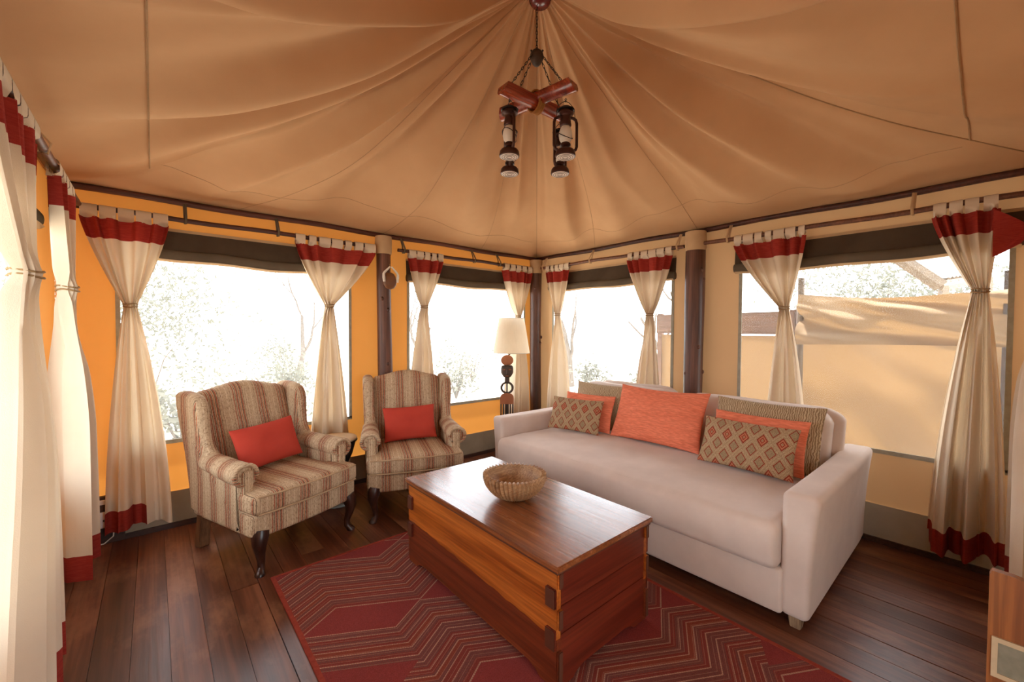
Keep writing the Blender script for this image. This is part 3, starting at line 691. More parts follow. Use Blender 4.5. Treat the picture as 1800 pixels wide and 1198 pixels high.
# ------------------------------------------------------------------ wing armchairs
def cabriole(sx, sy):
    pts = []; rs = []
    for t, off, r in ((0, .0, .046), (.12, .012, .047), (.3, .022, .038), (.5, .012, .027), (.7, -.004, .021), (.85, -.004, .019), (.93, .012, .022), (.98, .024, .028), (1, .024, .026)):
        pts.append((sx*(.30+off*.7), -.335-off*.7, .25*(1-t))); rs.append(r)
    return MB().tube(pts, rs, 10)
def make_chair():
    e = empty('wing_armchair')
    # seat box with gently bowed front
    def bow(v):
        f = smst(-.1, -.40, v.y)
        v = v.copy(); v.y -= .03*f*(1-(v.x/.36)**2); v.x *= lerp(.97, 1.0, smst(.34, -.3, v.y)); return v
    MB().rbox((-.352, -.355, .215), (.352, .33, .352), .022, 2, (10, 8, 2), bow).build('seat_base', 'stripe_x', e)
    # T-shaped cushion: wide front lip, narrower between the arms
    def tc(v):
        v = bow(v)
        if v.y > -.20: v.x *= lerp(1, .74, smst(-.21, -.17, v.y))
        v.z += .018*(1-(v.x/.36)**2)*smst(.35, .45, v.z)
        return v
    cu = MB().rbox((-.358, -.375, .350), (.358, .25, .462), .030, 3, (16, 22, 3), tc).build('seat_cushion', 'stripe_x', e)
    for zz in (.452, .362):
        pts = [bow(Vector((lerp(-.335, .335, i/24), -.372, zz+.0))) for i in range(25)]
        MB().tube([p+Vector((0, -.002, .004 if zz > .4 else -.004)) for p in pts], .0055, 6).build('piping', 'piping', cu)
    # back, raked, with gently arched top
    def bk(v):
        h = (v.z-.40)/.58
        w = v.copy()
        w.z += .050*(math.cos(PI*min(1, abs(v.x)/.30))*.5+.5)*smst(.7, 1, h)
        w.y += .185*h
        w.y -= .02*(1-(v.x/.3)**2)*math.sin(PI*max(0, min(1, h)))
        return w
    MB().rbox((-.30, .16, .40), (.30, .28, .985), .05, 3, (14, 3, 14), bk).build('backrest', 'stripe_x', e)
    prof0 = [(.325, .218), (.345, .35), (.39, .55), (.44, .80), (.475, .955), (.468, .985), (.44, 1.0), (.36, 1.0), (.28, .99), (.225, .965), (.196, .92), (.185, .85), (.180, .78), (.170, .72), (.15, .665), (.10, .625), (.03, .60), (-.10, .575), (-.215, .565), (-.235, .54), (-.238, .40), (-.238, .235), (-.225, .218)]
    # smooth the outline by one corner cutting pass
    prof = []
    for i in range(len(prof0)):
        p, q = prof0[i], prof0[(i+1) % len(prof0)]
        prof += [(lerp(p[0], q[0], .25), lerp(p[1], q[1], .25)), (lerp(p[0], q[0], .75), lerp(p[1], q[1], .75))]
    npf = len(prof)
    def inset(dst):
        out = []
        for i in range(npf):
            a, b_ = Vector(prof[i-1]), Vector(prof[(i+1) % npf]); t = (b_-a).normalized(); nn = Vector((-t.y, t.x))
            out.append(Vector(prof[i])+nn*dst)
        return out
    for s in (-1, 1):
        # one upholstered side: frame, arm rail and wing in a single outline
        rr = .034
        rings = [(-.043+rr*(1-math.cos(PI/2*k/4)), rr*(1-math.sin(PI/2*k/4))) for k in range(5)]
        rings += [(-x_, d_) for x_, d_ in reversed(rings)]
        b = MB(); vs_ = []
        for (x_, d_) in rings:
            for p in inset(d_):
                taper = 0
                wide = .018*smst(.55, .9, p.y)
                vs_.append((s*(.316+x_-taper+wide), p.x, p.y))
        fs = []
        for k in range(len(rings)-1):
            for i in range(npf): fs.append((k*npf+i, k*npf+(i+1) % npf, (k+1)*npf+(i+1) % npf, (k+1)*npf+i))
        fs.append(tuple(range(npf))); fs.append(tuple((len(rings)-1)*npf+i for i in range(npf)))
        b.add(vs_, fs).build('wing_side', 'stripe_y', e)
        n = 20
        def roll(u, v):
            an = u*2*PI; y = lerp(-.245, .17, v); f = smst(.25, -.2, y)
            k = .93 if v == 0 else 1.0
            cx = s*(.330-.012*(1-f)); cz = .562+.018*(1-f)
            r = 1-.14*(1-f)
            return (cx+.072*r*k*math.cos(an), y, cz+.066*r*k*math.sin(an))
        b = MB().grid(n, 14, roll, wrap=True); t = len(b.v)
        b.f.append(tuple(range(n))); b.f.append(tuple(t-n+i for i in range(n)))
        ar = b.build('arm_roll', 'stripe_y', e)
        cx, cz = s*.330, .562
        MB().rbox((cx-.030-s*.008, -.262, .40), (cx+.030-s*.008, -.232, .585), .013, 2, (2, 1, 5)).build('arm_front_panel', 'stripe_x', e)
        pts = []
        for i in range(34):
            t = i/33; an = lerp(-.75*PI, 1.1*PI, t) if s > 0 else lerp(1.75*PI, -.1*PI, t)
            pts.append((cx+.063*math.cos(an), -.247, cz+.057*math.sin(an)))
        MB().tube(pts, .0125, 8).build('scroll_welt', 'stripe_z', ar)
        lg = cabriole(s, 1).build('front_leg', 'leg_dark', e)
        rl = MB().box((-.031, -.029, 0), (.031, .029, .23)); rl.v = [Vector((s*.300+v.x, .275+v.y+.035*(1-v.z/.23), v.z)) for v in rl.v]
        rl.build('rear_leg', 'leg_brown', e, False, bevel=.005)
    MB().rbox((-.275, .27, .22), (.275, .33, .62), .02, 2, (6, 1, 6), lambda v: Vector((v.x, v.y+.05*smst(.3, .65, v.z), v.z))).build('outside_back', 'stripe_x', e)
    return e
ch1 = make_chair(); ch2 = copy_tree(ch1)
for c, loc, rz, lb in ((ch1, (-3.062, -.655, 0), math.radians(20.7), 'striped wing armchair on the left, in front of the big window'),
                       (ch2, (-2.065, -.655, 0), math.radians(-20.6), 'striped wing armchair in the middle, in front of the log post')):
    c.location = loc; c.rotation_euler = (0, 0, rz); tag(c, lb, 'armchair', 'striped wing armchairs')

# ------------------------------------------------------------------ pillows
def pillow(name, mat, w_, h_, t_, M, label, cat='cushion', group=None, pinch=.05, sd=0, sag=0):
    n = 26; N2 = 20; vs_ = []; fs = []; key = {}
    def P(u, v, side):
        x = u*w_/2*(1-pinch*(1-v*v)); z = v*h_/2*(1-pinch*1.2*(1-u*u))
        k = max(0, (1-abs(u)**2.6)*(1-abs(v)**2.6)); th = t_/2*k**.55
        th *= 1+.10*noise.noise(Vector((u*1.7+sd, v*1.7, side*2+sd)))
        th += .006*noise.noise(Vector((u*4+sd, v*3, side+sd)))*k
        z -= sag*(1-u*u)*max(0, v)
        return Vector((x, side*th, z+h_/2))
    for side in (-1, 1):
        for i in range(n+1):
            for j in range(N2+1):
                edge = i in (0, n) or j in (0, N2); kk = (i, j, 0 if edge else side)
                if kk not in key:
                    key[kk] = len(vs_); vs_.append(P(math.sin((2*i/n-1)*PI/2), math.sin((2*j/N2-1)*PI/2), side))
        for i in range(n):
            for j in range(N2):
                q = [key[(a, b, 0 if (a in (0, n) or b in (0, N2)) else side)] for a, b in ((i, j), (i+1, j), (i+1, j+1), (i, j+1))]
                fs.append(tuple(q) if side < 0 else tuple(reversed(q)))
    b = MB().add(vs_, fs); o = b.build(name, mat)
    o.matrix_world = M; tag(o, label, cat, group); return o
def place(x, y, z, rz, tilt=0, rollz=0):
    return Matrix.Translation((x, y, z)) @ Matrix.Rotation(rz, 4, 'Z') @ Matrix.Rotation(-tilt, 4, 'X') @ Matrix.Rotation(rollz, 4, 'Y')
R = math.radians
for c, rz, rl, lb in ((ch1, 20.7, -4, 'brick red rectangular pillow on the left armchair'), (ch2, -20.6, -2, 'brick red rectangular pillow on the middle armchair')):
    a = R(rz); lx, ly = (.0, .02)
    pillow('throw_pillow', 'red_pillow', .43, .285, .12, place(c.location.x+lx*math.cos(a)-ly*math.sin(a), c.location.y+lx*math.sin(a)+ly*math.cos(a), .487+.013*(abs(rl) > 3), a, R(21), R(rl)), lb, group='red pillows on the armchairs', sd=rz)

# ------------------------------------------------------------------ sofa
sf = empty('sofa', (-.82, -2.1, 0), label='long pinkish beige upholstered sofa with flared arms under the right windows', category='sofa')
SO = Vector((-.82, -2.1, 0))
def sbox(name, lo, hi, r, sub, fn=None, mat='sofa', n=3, parent=None):
    b = MB().rbox(lo, hi, r, n, sub, fn); b.v = [v-SO for v in b.v]; return b.build(name, mat, parent or sf)
sbox('base', (-1.44, -3.16, .055), (-.20, -1.04, .275), .02, (8, 20, 2))
def seatf(v):
    w = v.copy(); u = (v.y+2.1)/1.04; t = (v.x+1.0)/.5
    if v.z > .38: w.z += .028*(1-u**4)*(1-min(1, abs(t))**3)+.009*noise.noise(Vector((v.x*5, v.y*4, 1)))+.007*noise.noise(Vector((v.x*3+v.y*6, v.y*11, 4)))*smst(-1.35, -1.1, v.x)*smst(-.6, -.9, v.x)
    if v.x < -1.2: w.x -= .018*math.sin(PI*max(0, min(1, (v.z-.26)/.24)))
    return w
sc_ = sbox('seat_cushion', (-1.475, -3.145, .262), (-.50, -1.058, .492), .045, (18, 46, 4), seatf, n=4)
def seam_y(x_, z_): return [Vector((x_+.002*math.sin(i), lerp(-3.10, -1.10, i/40), z_+.012*(1-((i/20)-1)**4)))-SO for i in range(41)]
MB().tube(seam_y(-1.448, .478), .004, 6).build('piping', 'sofa', sc_)
for s, y0, y1, nm in ((1, -1.065, -.955, 'arm'), (-1, -3.265, -3.142, 'arm')):
    def af(v):
        w = v.copy(); h = (v.z-.055)/.60; out = 1 if (v.y-(y0+y1)/2)*s > 0 else 0
        w.y += s*(.040*h**2*(1 if out else .15))
        w.z += .025*smst(-.3, -.1, v.x)-.0*h
        if v.z > .5: w.z -= .006*math.sin(PI*(v.x+1.44)/1.2)
        return w
    sbox(nm, (-1.425, y0, .055), (-.17, y1, .650), .032, (12, 3, 10), af)
sbox('back_frame', (-.35, -3.14, .06), (-.215, -1.07, .82), .04, (2, 12, 6))
def backc(y0, y1, sd, lean=.12):
    cy = (y0+y1)/2
    def f(v):
        w = v.copy(); h = (v.z-.46)/.44; u = (v.y-cy)/((y1-y0)/2)
        w.x += lean*h
        bulge = (1-abs(u)**3)*math.sin(PI*max(0, min(1, h)))
        w.x += (-.025 if v.x < -.5 else .0)*bulge
        w.z -= .05*smst(.75, 1, abs(u))*smst(.5, 1, h)*.8
        w.z += .010*noise.noise(Vector((v.y*5, v.x*4, sd)))*smst(.5, 1, h)
        return w
    return f
k1 = sbox('back_cushion', (-.565, -2.11, .49), (-.40, -1.09, .905), .065, (4, 22, 10), backc(-2.11, -1.09, 1), n=4)
k2 = sbox('back_cushion', (-.565, -3.13, .49), (-.40, -2.135, .905), .065, (4, 22, 10), backc(-3.13, -2.135, 5), n=4)
k3 = sbox('back_bolster', (-.43, -3.18, .50), (-.33, -2.2, .90), .045, (3, 20, 8), backc(-3.18, -2.2, 9, .10), n=3)
k4 = sbox('back_bolster', (-.43, -2.05, .50), (-.33, -1.2, .92), .045, (3, 20, 8), backc(-2.05, -1.2, 3, .10), n=3)
for (lx, ly) in ((-1.375, -3.205), (-1.375, -1.01), (-.26, -3.205), (-.26, -1.01)):
    b = MB().box((-.028, -.028, 0), (.028, .028, .06)); b.v = [Vector((lx+v.x*(.8+.2*v.z/.06), ly+v.y*(.8+.2*v.z/.06), v.z))-SO for v in b.v]
    b.build('leg', 'leg_pale', sf, False, bevel=.004)
# pillows on the sofa (front faces -x)
def spil(mat, w_, h_, t_, x_, y_, z_, yaw_, tilt, rollz, label, **k):
    pillow('sofa_pillow', mat, w_, h_, t_, place(x_, y_, z_, R(-90+yaw_), R(tilt), R(rollz)), label, group='pillows on the sofa', **k)
spil('tan_pillow', .64, .42, .10, -.655, -1.50, .515, 4, 16, 0, 'tan feather patterned pillow at the far end of the sofa, behind the coral one', sd=1)
spil('coral', .50, .325, .07, -.785, -1.43, .524, 8, 19, 0, 'small coral pillow peeking out behind the diamond pillow at the far sofa end', sd=2)
spil('diamond', .50, .295, .09, -.915, -1.40, .524, 12, 22, 0, 'diamond patterned pillow at the far end of the sofa', sd=3)
spil('coral', .75, .46, .12, -.745, -2.06, .520, 2, 24, 0, 'large plain coral pillow in the middle of the sofa', sd=4, sag=.01)
spil('tan_pillow', .66, .43, .10, -.645, -2.80, .515, -1, 16, 0, 'tan feather patterned pillow at the near end of the sofa', sd=5)
spil('coral', .57, .345, .075, -.755, -2.79, .524, -1, 19, 0, 'coral pillow wedged behind the diamond pillow at the near sofa end', sd=6)
spil('diamond', .57, .315, .10, -.87, -2.765, .524, -1, 23, 0, 'diamond patterned pillow at the near end of the sofa', sd=7)

# ------------------------------------------------------------------ chest
CX0, CX1, CY0, CY1 = -2.515, -1.885, -2.715, -1.505
cc0 = Vector(((CX0+CX1)/2, (CY0+CY1)/2, 0))
chest = empty('wooden_chest', cc0+Vector((0, 0, .009)), label='low reddish wooden chest used as a coffee table with finger jointed corners', category='chest')
def cb(name, mat, m_, smooth=False, bevel=.003, parent=None, **k):
    m_.v = [v-cc0 for v in m_.v]; return m_.build(name, mat, parent or chest, smooth, bevel, **k)
TH = .022
cb('lid', 'chest_lid', MB().box((CX0-.02, CY0-.022, .474), (CX1+.018, CY1+.02, .5)), bevel=.004)
b = MB().box((CX0-.012, CY0-.014, .462), (CX1+.012, CY1+.012, .476)); cb('lid_batten', 'chest_edge', b, bevel=.002)
# long sides: two boards with a ragged joint line
def zig(i): return .20+.0032*i+.010*noise.noise(Vector((i*1.1, 3, 1)))+.004*noise.noise(Vector((i*5, 7, 1)))
ny = 40
for xs, xe, in ((CX0, CX0+TH), (CX1-TH, CX1)):
    ys = [lerp(CY0, CY1, i/ny) for i in range(ny+1)]
    up = [(ys[i], zig(i*.4)) for i in range(ny+1)]
    cb('front_board' if xs < -2.2 else 'rear_board', 'chest_orange', MB().prism(up+[(CY1, .463), (CY0, .463)], 0, xs-.001, xe), bevel=0)
    lowb = [(CY0, .0), (CY0+.09, .0), (CY0+.115, .018), (CY0+.16, .03), (CY1-.16, .03), (CY1-.115, .018), (CY1-.09, 0), (CY1, 0)]
    cb('front_board' if xs < -2.2 else 'rear_board', 'chest_red', MB().prism(lowb+[(p, q-.002) for p, q in reversed(up)], 0, xs, xe), bevel=0)
# short sides: three boards
for ys_, ye in ((CY0, CY0+TH), (CY1-TH, CY1)):
    for (z0, z1, sl) in ((.325, .463, .0), (.213, .323, .0), (.03, .211, .0)):
        if z0 < .05:
            poly = [(0.0, CX0+TH), (0.0, CX0+.10), (.018, CX0+.12), (.03, CX0+.17), (.03, CX1-.17), (.018, CX1-.12), (0, CX1-.10), (0, CX1-TH), (z1, CX1-TH), (z1, CX0+TH)]
            cb('side_board', 'chest_side', MB().prism(poly, 1, ys_, ye), bevel=0)
        else: cb('side_board', 'chest_side', MB().box((CX0+TH, ys_, z0), (CX1-TH, ye, z1)), bevel=.0015)
# finger joints: alternate tenons stand proud of both faces
for xo, sx in ((CX0, -1), (CX1, 1)):
    for yo, sy in ((CY0, -1), (CY1, 1)):
        fz = (.465, .40, .32, .24, .157, .02)
        for i in range(5):
            z1, z0 = fz[i]-.0015, fz[i+1]+.0015
            if i % 2 == 0: lo = (xo-.0 if sx < 0 else xo-TH, min(yo, yo+sy*.013), z0); hi = (xo+TH if sx < 0 else xo, max(yo, yo+sy*.013), z1); mt_ = 'chest_orange' if i < 3 else 'chest_red'
            else: lo = (min(xo, xo+sx*.013), yo if sy < 0 else yo-.05, z0); hi = (max(xo, xo+sx*.013), yo+.05 if sy < 0 else yo, z1); mt_ = 'chest_side'
            t_ = cb('tenon', mt_, MB().box(lo, hi), bevel=.003)
            # dark end grain cap
            if i % 2 == 0: l2 = (lo[0]+.001, yo+sy*.0125, z0+.002); h2 = (hi[0]-.001, yo+sy*.0145, z1-.002)
            else: l2 = (xo+sx*.0125, lo[1]+.001, z0+.002); h2 = (xo+sx*.0145, hi[1]-.001, z1-.002)
            l3 = tuple(min(a, b_) for a, b_ in zip(l2, h2)); h3 = tuple(max(a, b_) for a, b_ in zip(l2, h2))
            cb('end_grain', 'chest_edge', MB().box(l3, h3), bevel=0, parent=t_)

# ------------------------------------------------------------------ bowl
bw_ = MB(); NR = 44; NS = 6
def bowl_out(u, v):
    t = v; an = u*2*PI; r0 = .045+.115*math.sin(t*PI/2)**.9; z = .004+.125*(1-math.cos(t*PI/2))**.85
    fl = .5+.5*math.cos(NR*an+t*1.2); r = r0*(1+(.095*fl**2.2-.035)*smst(0, .15, t))
    if t > .93: z += .011*(fl-.4)*((t-.93)/.07)
    return (r*math.cos(an), r*math.sin(an), z)
def bowl_in(u, v):
    t = 1-v; an = u*2*PI; r0 = .030+.115*math.sin(t*PI/2)**.9; z = .016+.116*(1-math.cos(t*PI/2))**.85
    fl = .5+.5*math.cos(NR*an+1.2)
    if t > .93: z += .006*(fl-.4)*((t-.93)/.07)
    return (r0*math.cos(an), r0*math.sin(an), z)
NU = NR*6
bw_.grid(NU, 18, bowl_out, wrap=True); o1 = 18*NU; st = len(bw_.v); bw_.grid(NU, 14, bowl_in, wrap=True)
for i in range(NU): bw_.f.append((o1+i, o1+(i+1) % NU, st+(i+1) % NU, st+i))
bw_.f.append(tuple(range(NU))); bw_.f.append(tuple(len(bw_.v)-NU+i for i in range(NU)))
bo = bw_.build('wooden_bowl', 'bowl'); bo.location = (-2.225, -2.135, .5095)
tag(bo, 'fluted brown wooden bowl with a scalloped rim on the chest', 'bowl')

# ------------------------------------------------------------------ rug
rg = empty('rug', label='red patterned flat woven rug with chevron lines under the chest', category='rug')
def rugf(u, v):
    x_ = lerp(-3.175, -1.60, u); y_ = lerp(-3.75, -1.185, v); return (x_, y_, .007+.0012*noise.noise(Vector((x_*5, y_*5, 0))))
m_ = MB().grid(40, 70, rugf); m_.build('rug_field', 'rug', rg)
for (x0, x1, y0, y1) in ((-3.195, -3.172, -3.77, -1.165), (-1.603, -1.58, -3.77, -1.165), (-3.172, -1.603, -1.187, -1.165), (-3.172, -1.603, -3.77, -3.748)):
    MB().box((x0, y0, .001), (x1, y1, .009)).build('rug_binding', 'rug_edge', rg, False, bevel=.002)

# ------------------------------------------------------------------ drum
dr = empty('djembe_drum', (-2.572, -.362, 0), label='black goblet drum with a pale skin head between the armchairs', category='drum')
MB().lathe([(.062, .02), (.085, .022), (.082, .05), (.062, .14), (.055, .22), (.072, .30), (.118, .40), (.142, .49), (.148, .525), (.14, .53)], 32).build('shell', 'drum_black', dr)
MB().lathe([(.10, 0), (.108, .006), (.104, .018), (.08, .026), (.06, .024)], 32).build('foot', 'drum_foot', dr, label='pale grey foot ring')
MB().lathe([(.146, .512), (.153, .520), (.155, .530), (.148, .538), (.10, .541), (.0005, .542)], 36).build('skin_head', 'drum_skin', dr)
MB().tube([(.154*math.cos(2*PI*i/36), .154*math.sin(2*PI*i/36), .512) for i in range(36)], .005, 6, closed=True).build('hoop', 'metal_dark', dr)

# ------------------------------------------------------------------ floor lamp
LX, LY = -.80, -.45
lp = empty('floor_lamp', (LX, LY, 0), label='carved wooden floor lamp with cream drum shade in the corner', category='lamp')
face = Matrix.Rotation(math.atan2(LY+3.785, LX+3.674)-PI/2, 4, 'Z') @ Matrix.Translation((-.045, 0, 0)) @ Matrix.Diagonal((1.18, 1.1, 1, 1))     # carving turned into the room
MB().lathe([(.17, 0), (.17, .018), (.14, .03), (.03, .036)], 28).build('base', 'lamp_dark', lp)
MB().tube([face @ Vector((0, 0, .03)), face @ Vector((0, 0, 1.12)), (0, 0, 1.17), (0, 0, 1.25)], .008, 10).build('pole', 'metal_dark', lp)
def disc(zc, r, th): return MB().lathe([(r*.85, -th/2), (r, -th/2+.006), (r, th/2-.006), (r*.85, th/2)], 28).xf(face @ Matrix.Translation((0, 0, zc)) @ Matrix.Rotation(PI/2, 4, 'X'))
disc(1.085, .056, .035).build('carved_disc', 'lamp_rust', lp, label='round rust coloured carved disc')
# mask
mk_ = MB().rbox((-.056, -.02, .905), (.056, .02, 1.035), .019, 2, (6, 1, 8), lambda v: Vector((v.x*(1-.35*smst(.96, .905, v.z)-.15*smst(1.0, 1.035, v.z)), v.y-.014*(1-(v.x/.06)**2), v.z))).xf(face)
ms_ = mk_.build('mask', 'lamp_dark', lp, label='dark carved face')
MB().rbox((-.008, -.052, .935), (.008, -.03, .995), .006, 2).xf(face).build('nose', 'lamp_dark', ms_)
for s in (-1, 1):
    MB().rbox((s*.026-.013, -.042, .985), (s*.026+.013, -.030, .993), .003, 1).xf(face).build('eye', 'lamp_rust', ms_)
MB().rbox((-.016, -.044, .918), (.016, -.032, .925), .003, 1).xf(face).build('mouth', 'lamp_rust', ms_)
for i in range(7):
    a = lerp(-.045, .045, i/6); MB().lathe([(.001, -.008), (.008, 0), (.001, .008)], 8).xf(face @ Matrix.Translation((a, -.03, 1.03-.2*a*a/.05))).build('hair_bead', 'lamp_dark', ms_)
MB().rbox((-.022, -.014, .845), (.022, .014, .915), .008, 2).xf(face).build('neck', 'lamp_dark', lp)
MB().tube([(.050*math.cos(2*PI*i/32), 0, .793+.056*math.sin(2*PI*i/32)) for i in range(32)], .011, 8, closed=True).xf(face).build('carved_ring', 'lamp_dark', lp)
cmb = [(-.062, .62), (-.062, .675), (-.058, .705), (-.04, .728), (0, .738), (.04, .728), (.058, .705), (.062, .675), (.062, .62)]
MB().prism([(z, x_) for x_, z in cmb], 1, -.014, .014).xf(face).build('comb_head', 'lamp_rust', lp, False, label='rust coloured arched comb top')
for i in range(6):
    xx = lerp(-.053, .053, i/5); MB().rbox((xx-.007, -.012, .40), (xx+.007, .012, .635), .006, 2).xf(face).build('comb_tooth', 'lamp_dark', lp)
MB().rbox((-.064, -.016, .03), (.064, .016, .41), .01, 2).xf(face).build('comb_foot', 'lamp_dark', lp)
sh = MB().grid(48, 8, lambda u, v: (lerp(.195, .135, v)*math.cos(u*2*PI), lerp(.195, .135, v)*math.sin(u*2*PI), lerp(1.165, 1.53, v)), wrap=True).build('lamp_shade', 'lamp_shade', lp)
for r_, z_ in ((.195, 1.165), (.135, 1.53)): MB().tube([(r_*math.cos(2*PI*i/40), r_*math.sin(2*PI*i/40), z_) for i in range(40)], .0035, 6, closed=True).build('shade_rim', 'cable', sh)
MB().lathe([(.012, 1.25), (.014, 1.26), (.014, 1.31), (.004, 1.315)], 12).build('bulb_holder', 'metal_dark', lp)
MB().lathe([(.012, 1.315), (.028, 1.35), (.030, 1.37), (.018, 1.395), (.001, 1.40)], 16).build('bulb', 'globe', lp)
for k in range(3):
    an = k*2*PI/3; MB().tube([(0, 0, 1.26), (.137*math.cos(an), .137*math.sin(an), 1.515)], .002, 5).build('shade_spoke', 'metal_dark', lp)
# cable on the floor between armchair and sofa
cb_ = MB().tube([(lerp(-1.62, -.9, i/24), -.62+.05*math.sin(i*.7)+.12*i/24, .006+(.018*math.sin(PI*(i-6)/8) if 6 < i < 14 else 0)) for i in range(25)], .004, 6).build('lamp_cable', 'cable')
tag(cb_, 'thin pale cable lying on the floor between middle armchair and sofa', 'cable')

# ------------------------------------------------------------------ chandelier and lanterns
cc_ = Vector((-1.935, -1.983, 0))
RH = Vector((.757, -.654, 0)); FH = Vector((.654, .757, 0))
chd = empty('chandelier', cc_, label='hanging light of two crossed split logs on chains under the tent peak', category='chandelier')
def chain(p, q, n, r=.0085, sagv=0, parent=chd, name='chain'):
    p, q = Vector(p), Vector(q); d = (q-p); L = d.length; b = MB(); t = d.normalized()
    a = t.cross(Vector((.3, .5, .1))).normalized(); c = t.cross(a)
    for i in range(n):
        ctr = p.lerp(q, (i+.5)/n)+Vector((0, 0, -sagv*math.sin(PI*(i+.5)/n))); ax = a if i % 2 else c; hl = L/n*.66
        pts = [ctr+t*(hl*math.cos(2*PI*k/10))+ax*(r*.62*math.sin(2*PI*k/10)) for k in range(10)]
        b.tube(pts, .0019, 5, closed=True)
    return b.build(name, 'metal_dark', parent, kind='stuff')
chain((0, 0, 3.318), (0, 0, 3.068), 12)
MB().lathe([(.004, -.052), (.012, -.05), (.026, -.036), (.038, -.012), (.041, .006), (.036, .026), (.022, .040), (.008, .044), (.006, .056)], 24, (0, 0, 3.018)).build('ball', 'lamp_dark', chd, label='dark wooden ball')
BZ = 2.752
ends = {}
for sx, sy in ((-1, -1), (1, -1), (-1, 1), (1, 1)):
    ends[(sx, sy)] = RH*(sx*.168)+FH*(sy*.138)
for k, (a, b_) in enumerate((((-1, -1), (1, 1)), ((1, -1), (-1, 1)))):
    p, q = ends[a], ends[b_]; d = (q-p).normalized(); sd_ = d.cross(Vector((0, 0, 1)))
    # half round split log, flat face up, round face down; one passes over the other in a saddle notch
    zo = BZ+(.016 if k else -.006)
    n = 14; Lh = (q-p).length/2+.032
    def lg(u, v):
        an = PI+u*PI; r = .046*(1-.06*math.sin(PI*v)+.03*math.sin(v*11+k*2)); s = lerp(-Lh, Lh, v)
        cut = .022*math.sin(an)*(1 if v > .5 else -1)*-1 if v in (0, 1) else 0
        return d*(s+cut)+sd_*(r*math.cos(an))+Vector((0, 0, zo+.02+r*math.sin(an)*1.3))
    bb = MB().grid(n, 20, lg); st_ = n+1
    bb.f.append(tuple(range(st_))); bb.f.append(tuple(20*st_+i for i in range(st_)))
    bm_ = bb.build('log_beam', 'beam_red', chd)
    bt = MB().add([d*(-Lh)+sd_*-.046+Vector((0, 0, zo+.021)), d*(-Lh)+sd_*.046+Vector((0, 0, zo+.021)), d*Lh+sd_*.046+Vector((0, 0, zo+.021)), d*Lh+sd_*-.046+Vector((0, 0, zo+.021))], [(0, 1, 2, 3)]).build('split_face', 'beam_bark', bm_)
d1_ = (ends[(1, 1)]-ends[(-1, -1)]).normalized(); s1_ = d1_.cross(Vector((0, 0, 1)))
for k in range(4):
    o_ = d1_*((k-1.5)*.013)
    pts = [o_+s1_*(.053*math.cos(2*PI*i/22))+Vector((0, 0, BZ+.004+.062*math.sin(2*PI*i/22))) for i in range(22)]
    MB().tube(pts, .006, 6, closed=True).build('binding_cord', 'rope', chd)
for kk, en in ends.items():
    top = en*.28; chain((en.x*.16, en.y*.16, 3.02), (en.x*.92, en.y*.92, BZ+.03), 12, parent=chd)
    MB().lathe([(.003, 0), (.006, .004), (.003, .010)], 8, (en.x*.2, en.y*.2, 3.035)).build('hook', 'metal_dark', chd)
def lantern():
    e = empty('hurricane_lantern')
    f = MB().lathe([(.040, 0), (.056, .002), (.058, .008), (.054, .030), (.046, .040), (.026, .046), (.022, .058)], 28).build('fount', 'lantern', e)
    MB().lathe([(.002, -.0005), (.050, -.0015), (.051, .003)], 28).build('underside', 'lantern_base', f, label='pale ringed underside')
    for r_ in (.016, .03, .043): MB().tube([(r_*math.cos(2*PI*i/28), r_*math.sin(2*PI*i/28), -.002) for i in range(28)], .0012, 5, closed=True).build('base_ring', 'lantern', f)
    MB().lathe([(.024, .058), (.030, .062), (.030, .072), (.020, .082)], 20).build('burner', 'lantern', e)
    MB().lathe([(.022, .078), (.034, .098), (.038, .118), (.036, .140), (.026, .166), (.022, .172)], 26).build('globe', 'globe', e, label='white frosted globe')
    for s in (-1, 1):
        pts = [(s*.042, 0, .036), (s*.060, 0, .046), (s*.066, 0, .062), (s*.066, 0, .13), (s*.066, 0, .192), (s*.060, 0, .212), (s*.040, 0, .222), (s*.022, 0, .222)]
        MB().tube(pts, .0085, 8).build('side_tube', 'lantern', e)
    MB().lathe([(.028, .170), (.033, .176), (.030, .20), (.026, .225), (.030, .232), (.046, .240), (.046, .248), (.030, .262), (.030, .276), (.014, .282)], 24).build('chimney', 'lantern', e)
    MB().lathe([(.014, .252), (.048, .256), (.050, .262), (.030, .268)], 24).build('hood', 'metal_dark', e)
    for k in range(2):
        a0 = k*PI/2+.4
        pts = [(.041*math.cos(a0+t*PI*2/24), .041*math.sin(a0+t*PI*2/24), .12+.028*math.sin(t*PI*2/24+k*1.5)) for t in range(24)]
        MB().tube(pts, .0016, 5, closed=True).build('guard_wire', 'metal_dark', e)
    MB().tube([(-.056, 0, .215), (-.05, 0, .275), (-.02, 0, .305), (0, 0, .312), (.02, 0, .305), (.05, 0, .275), (.056, 0, .215)], .002, 5).build('bail_handle', 'metal_dark', e)
    chain((0, 0, .308), (0, 0, .326), 2, parent=e)
    return e
l0 = lantern(); first = True
for kk, en in ends.items():
    l = l0 if first else copy_tree(l0); first = False
    z_ = BZ-.372
    l.location = (cc_.x+en.x*.94, cc_.y+en.y*.94, z_)
    l.rotation_euler = (0, 0, {(-1, -1): 1.25, (1, -1): -.55, (-1, 1): .9, (1, 1): .2}[kk])
    tag(l, 'dark tin hurricane lantern hanging at the '+{(-1, -1): 'near left', (1, -1): 'near right', (-1, 1): 'far left', (1, 1): 'far right'}[kk]+' end of the crossed logs', 'lantern', 'hurricane lanterns on the chandelier')
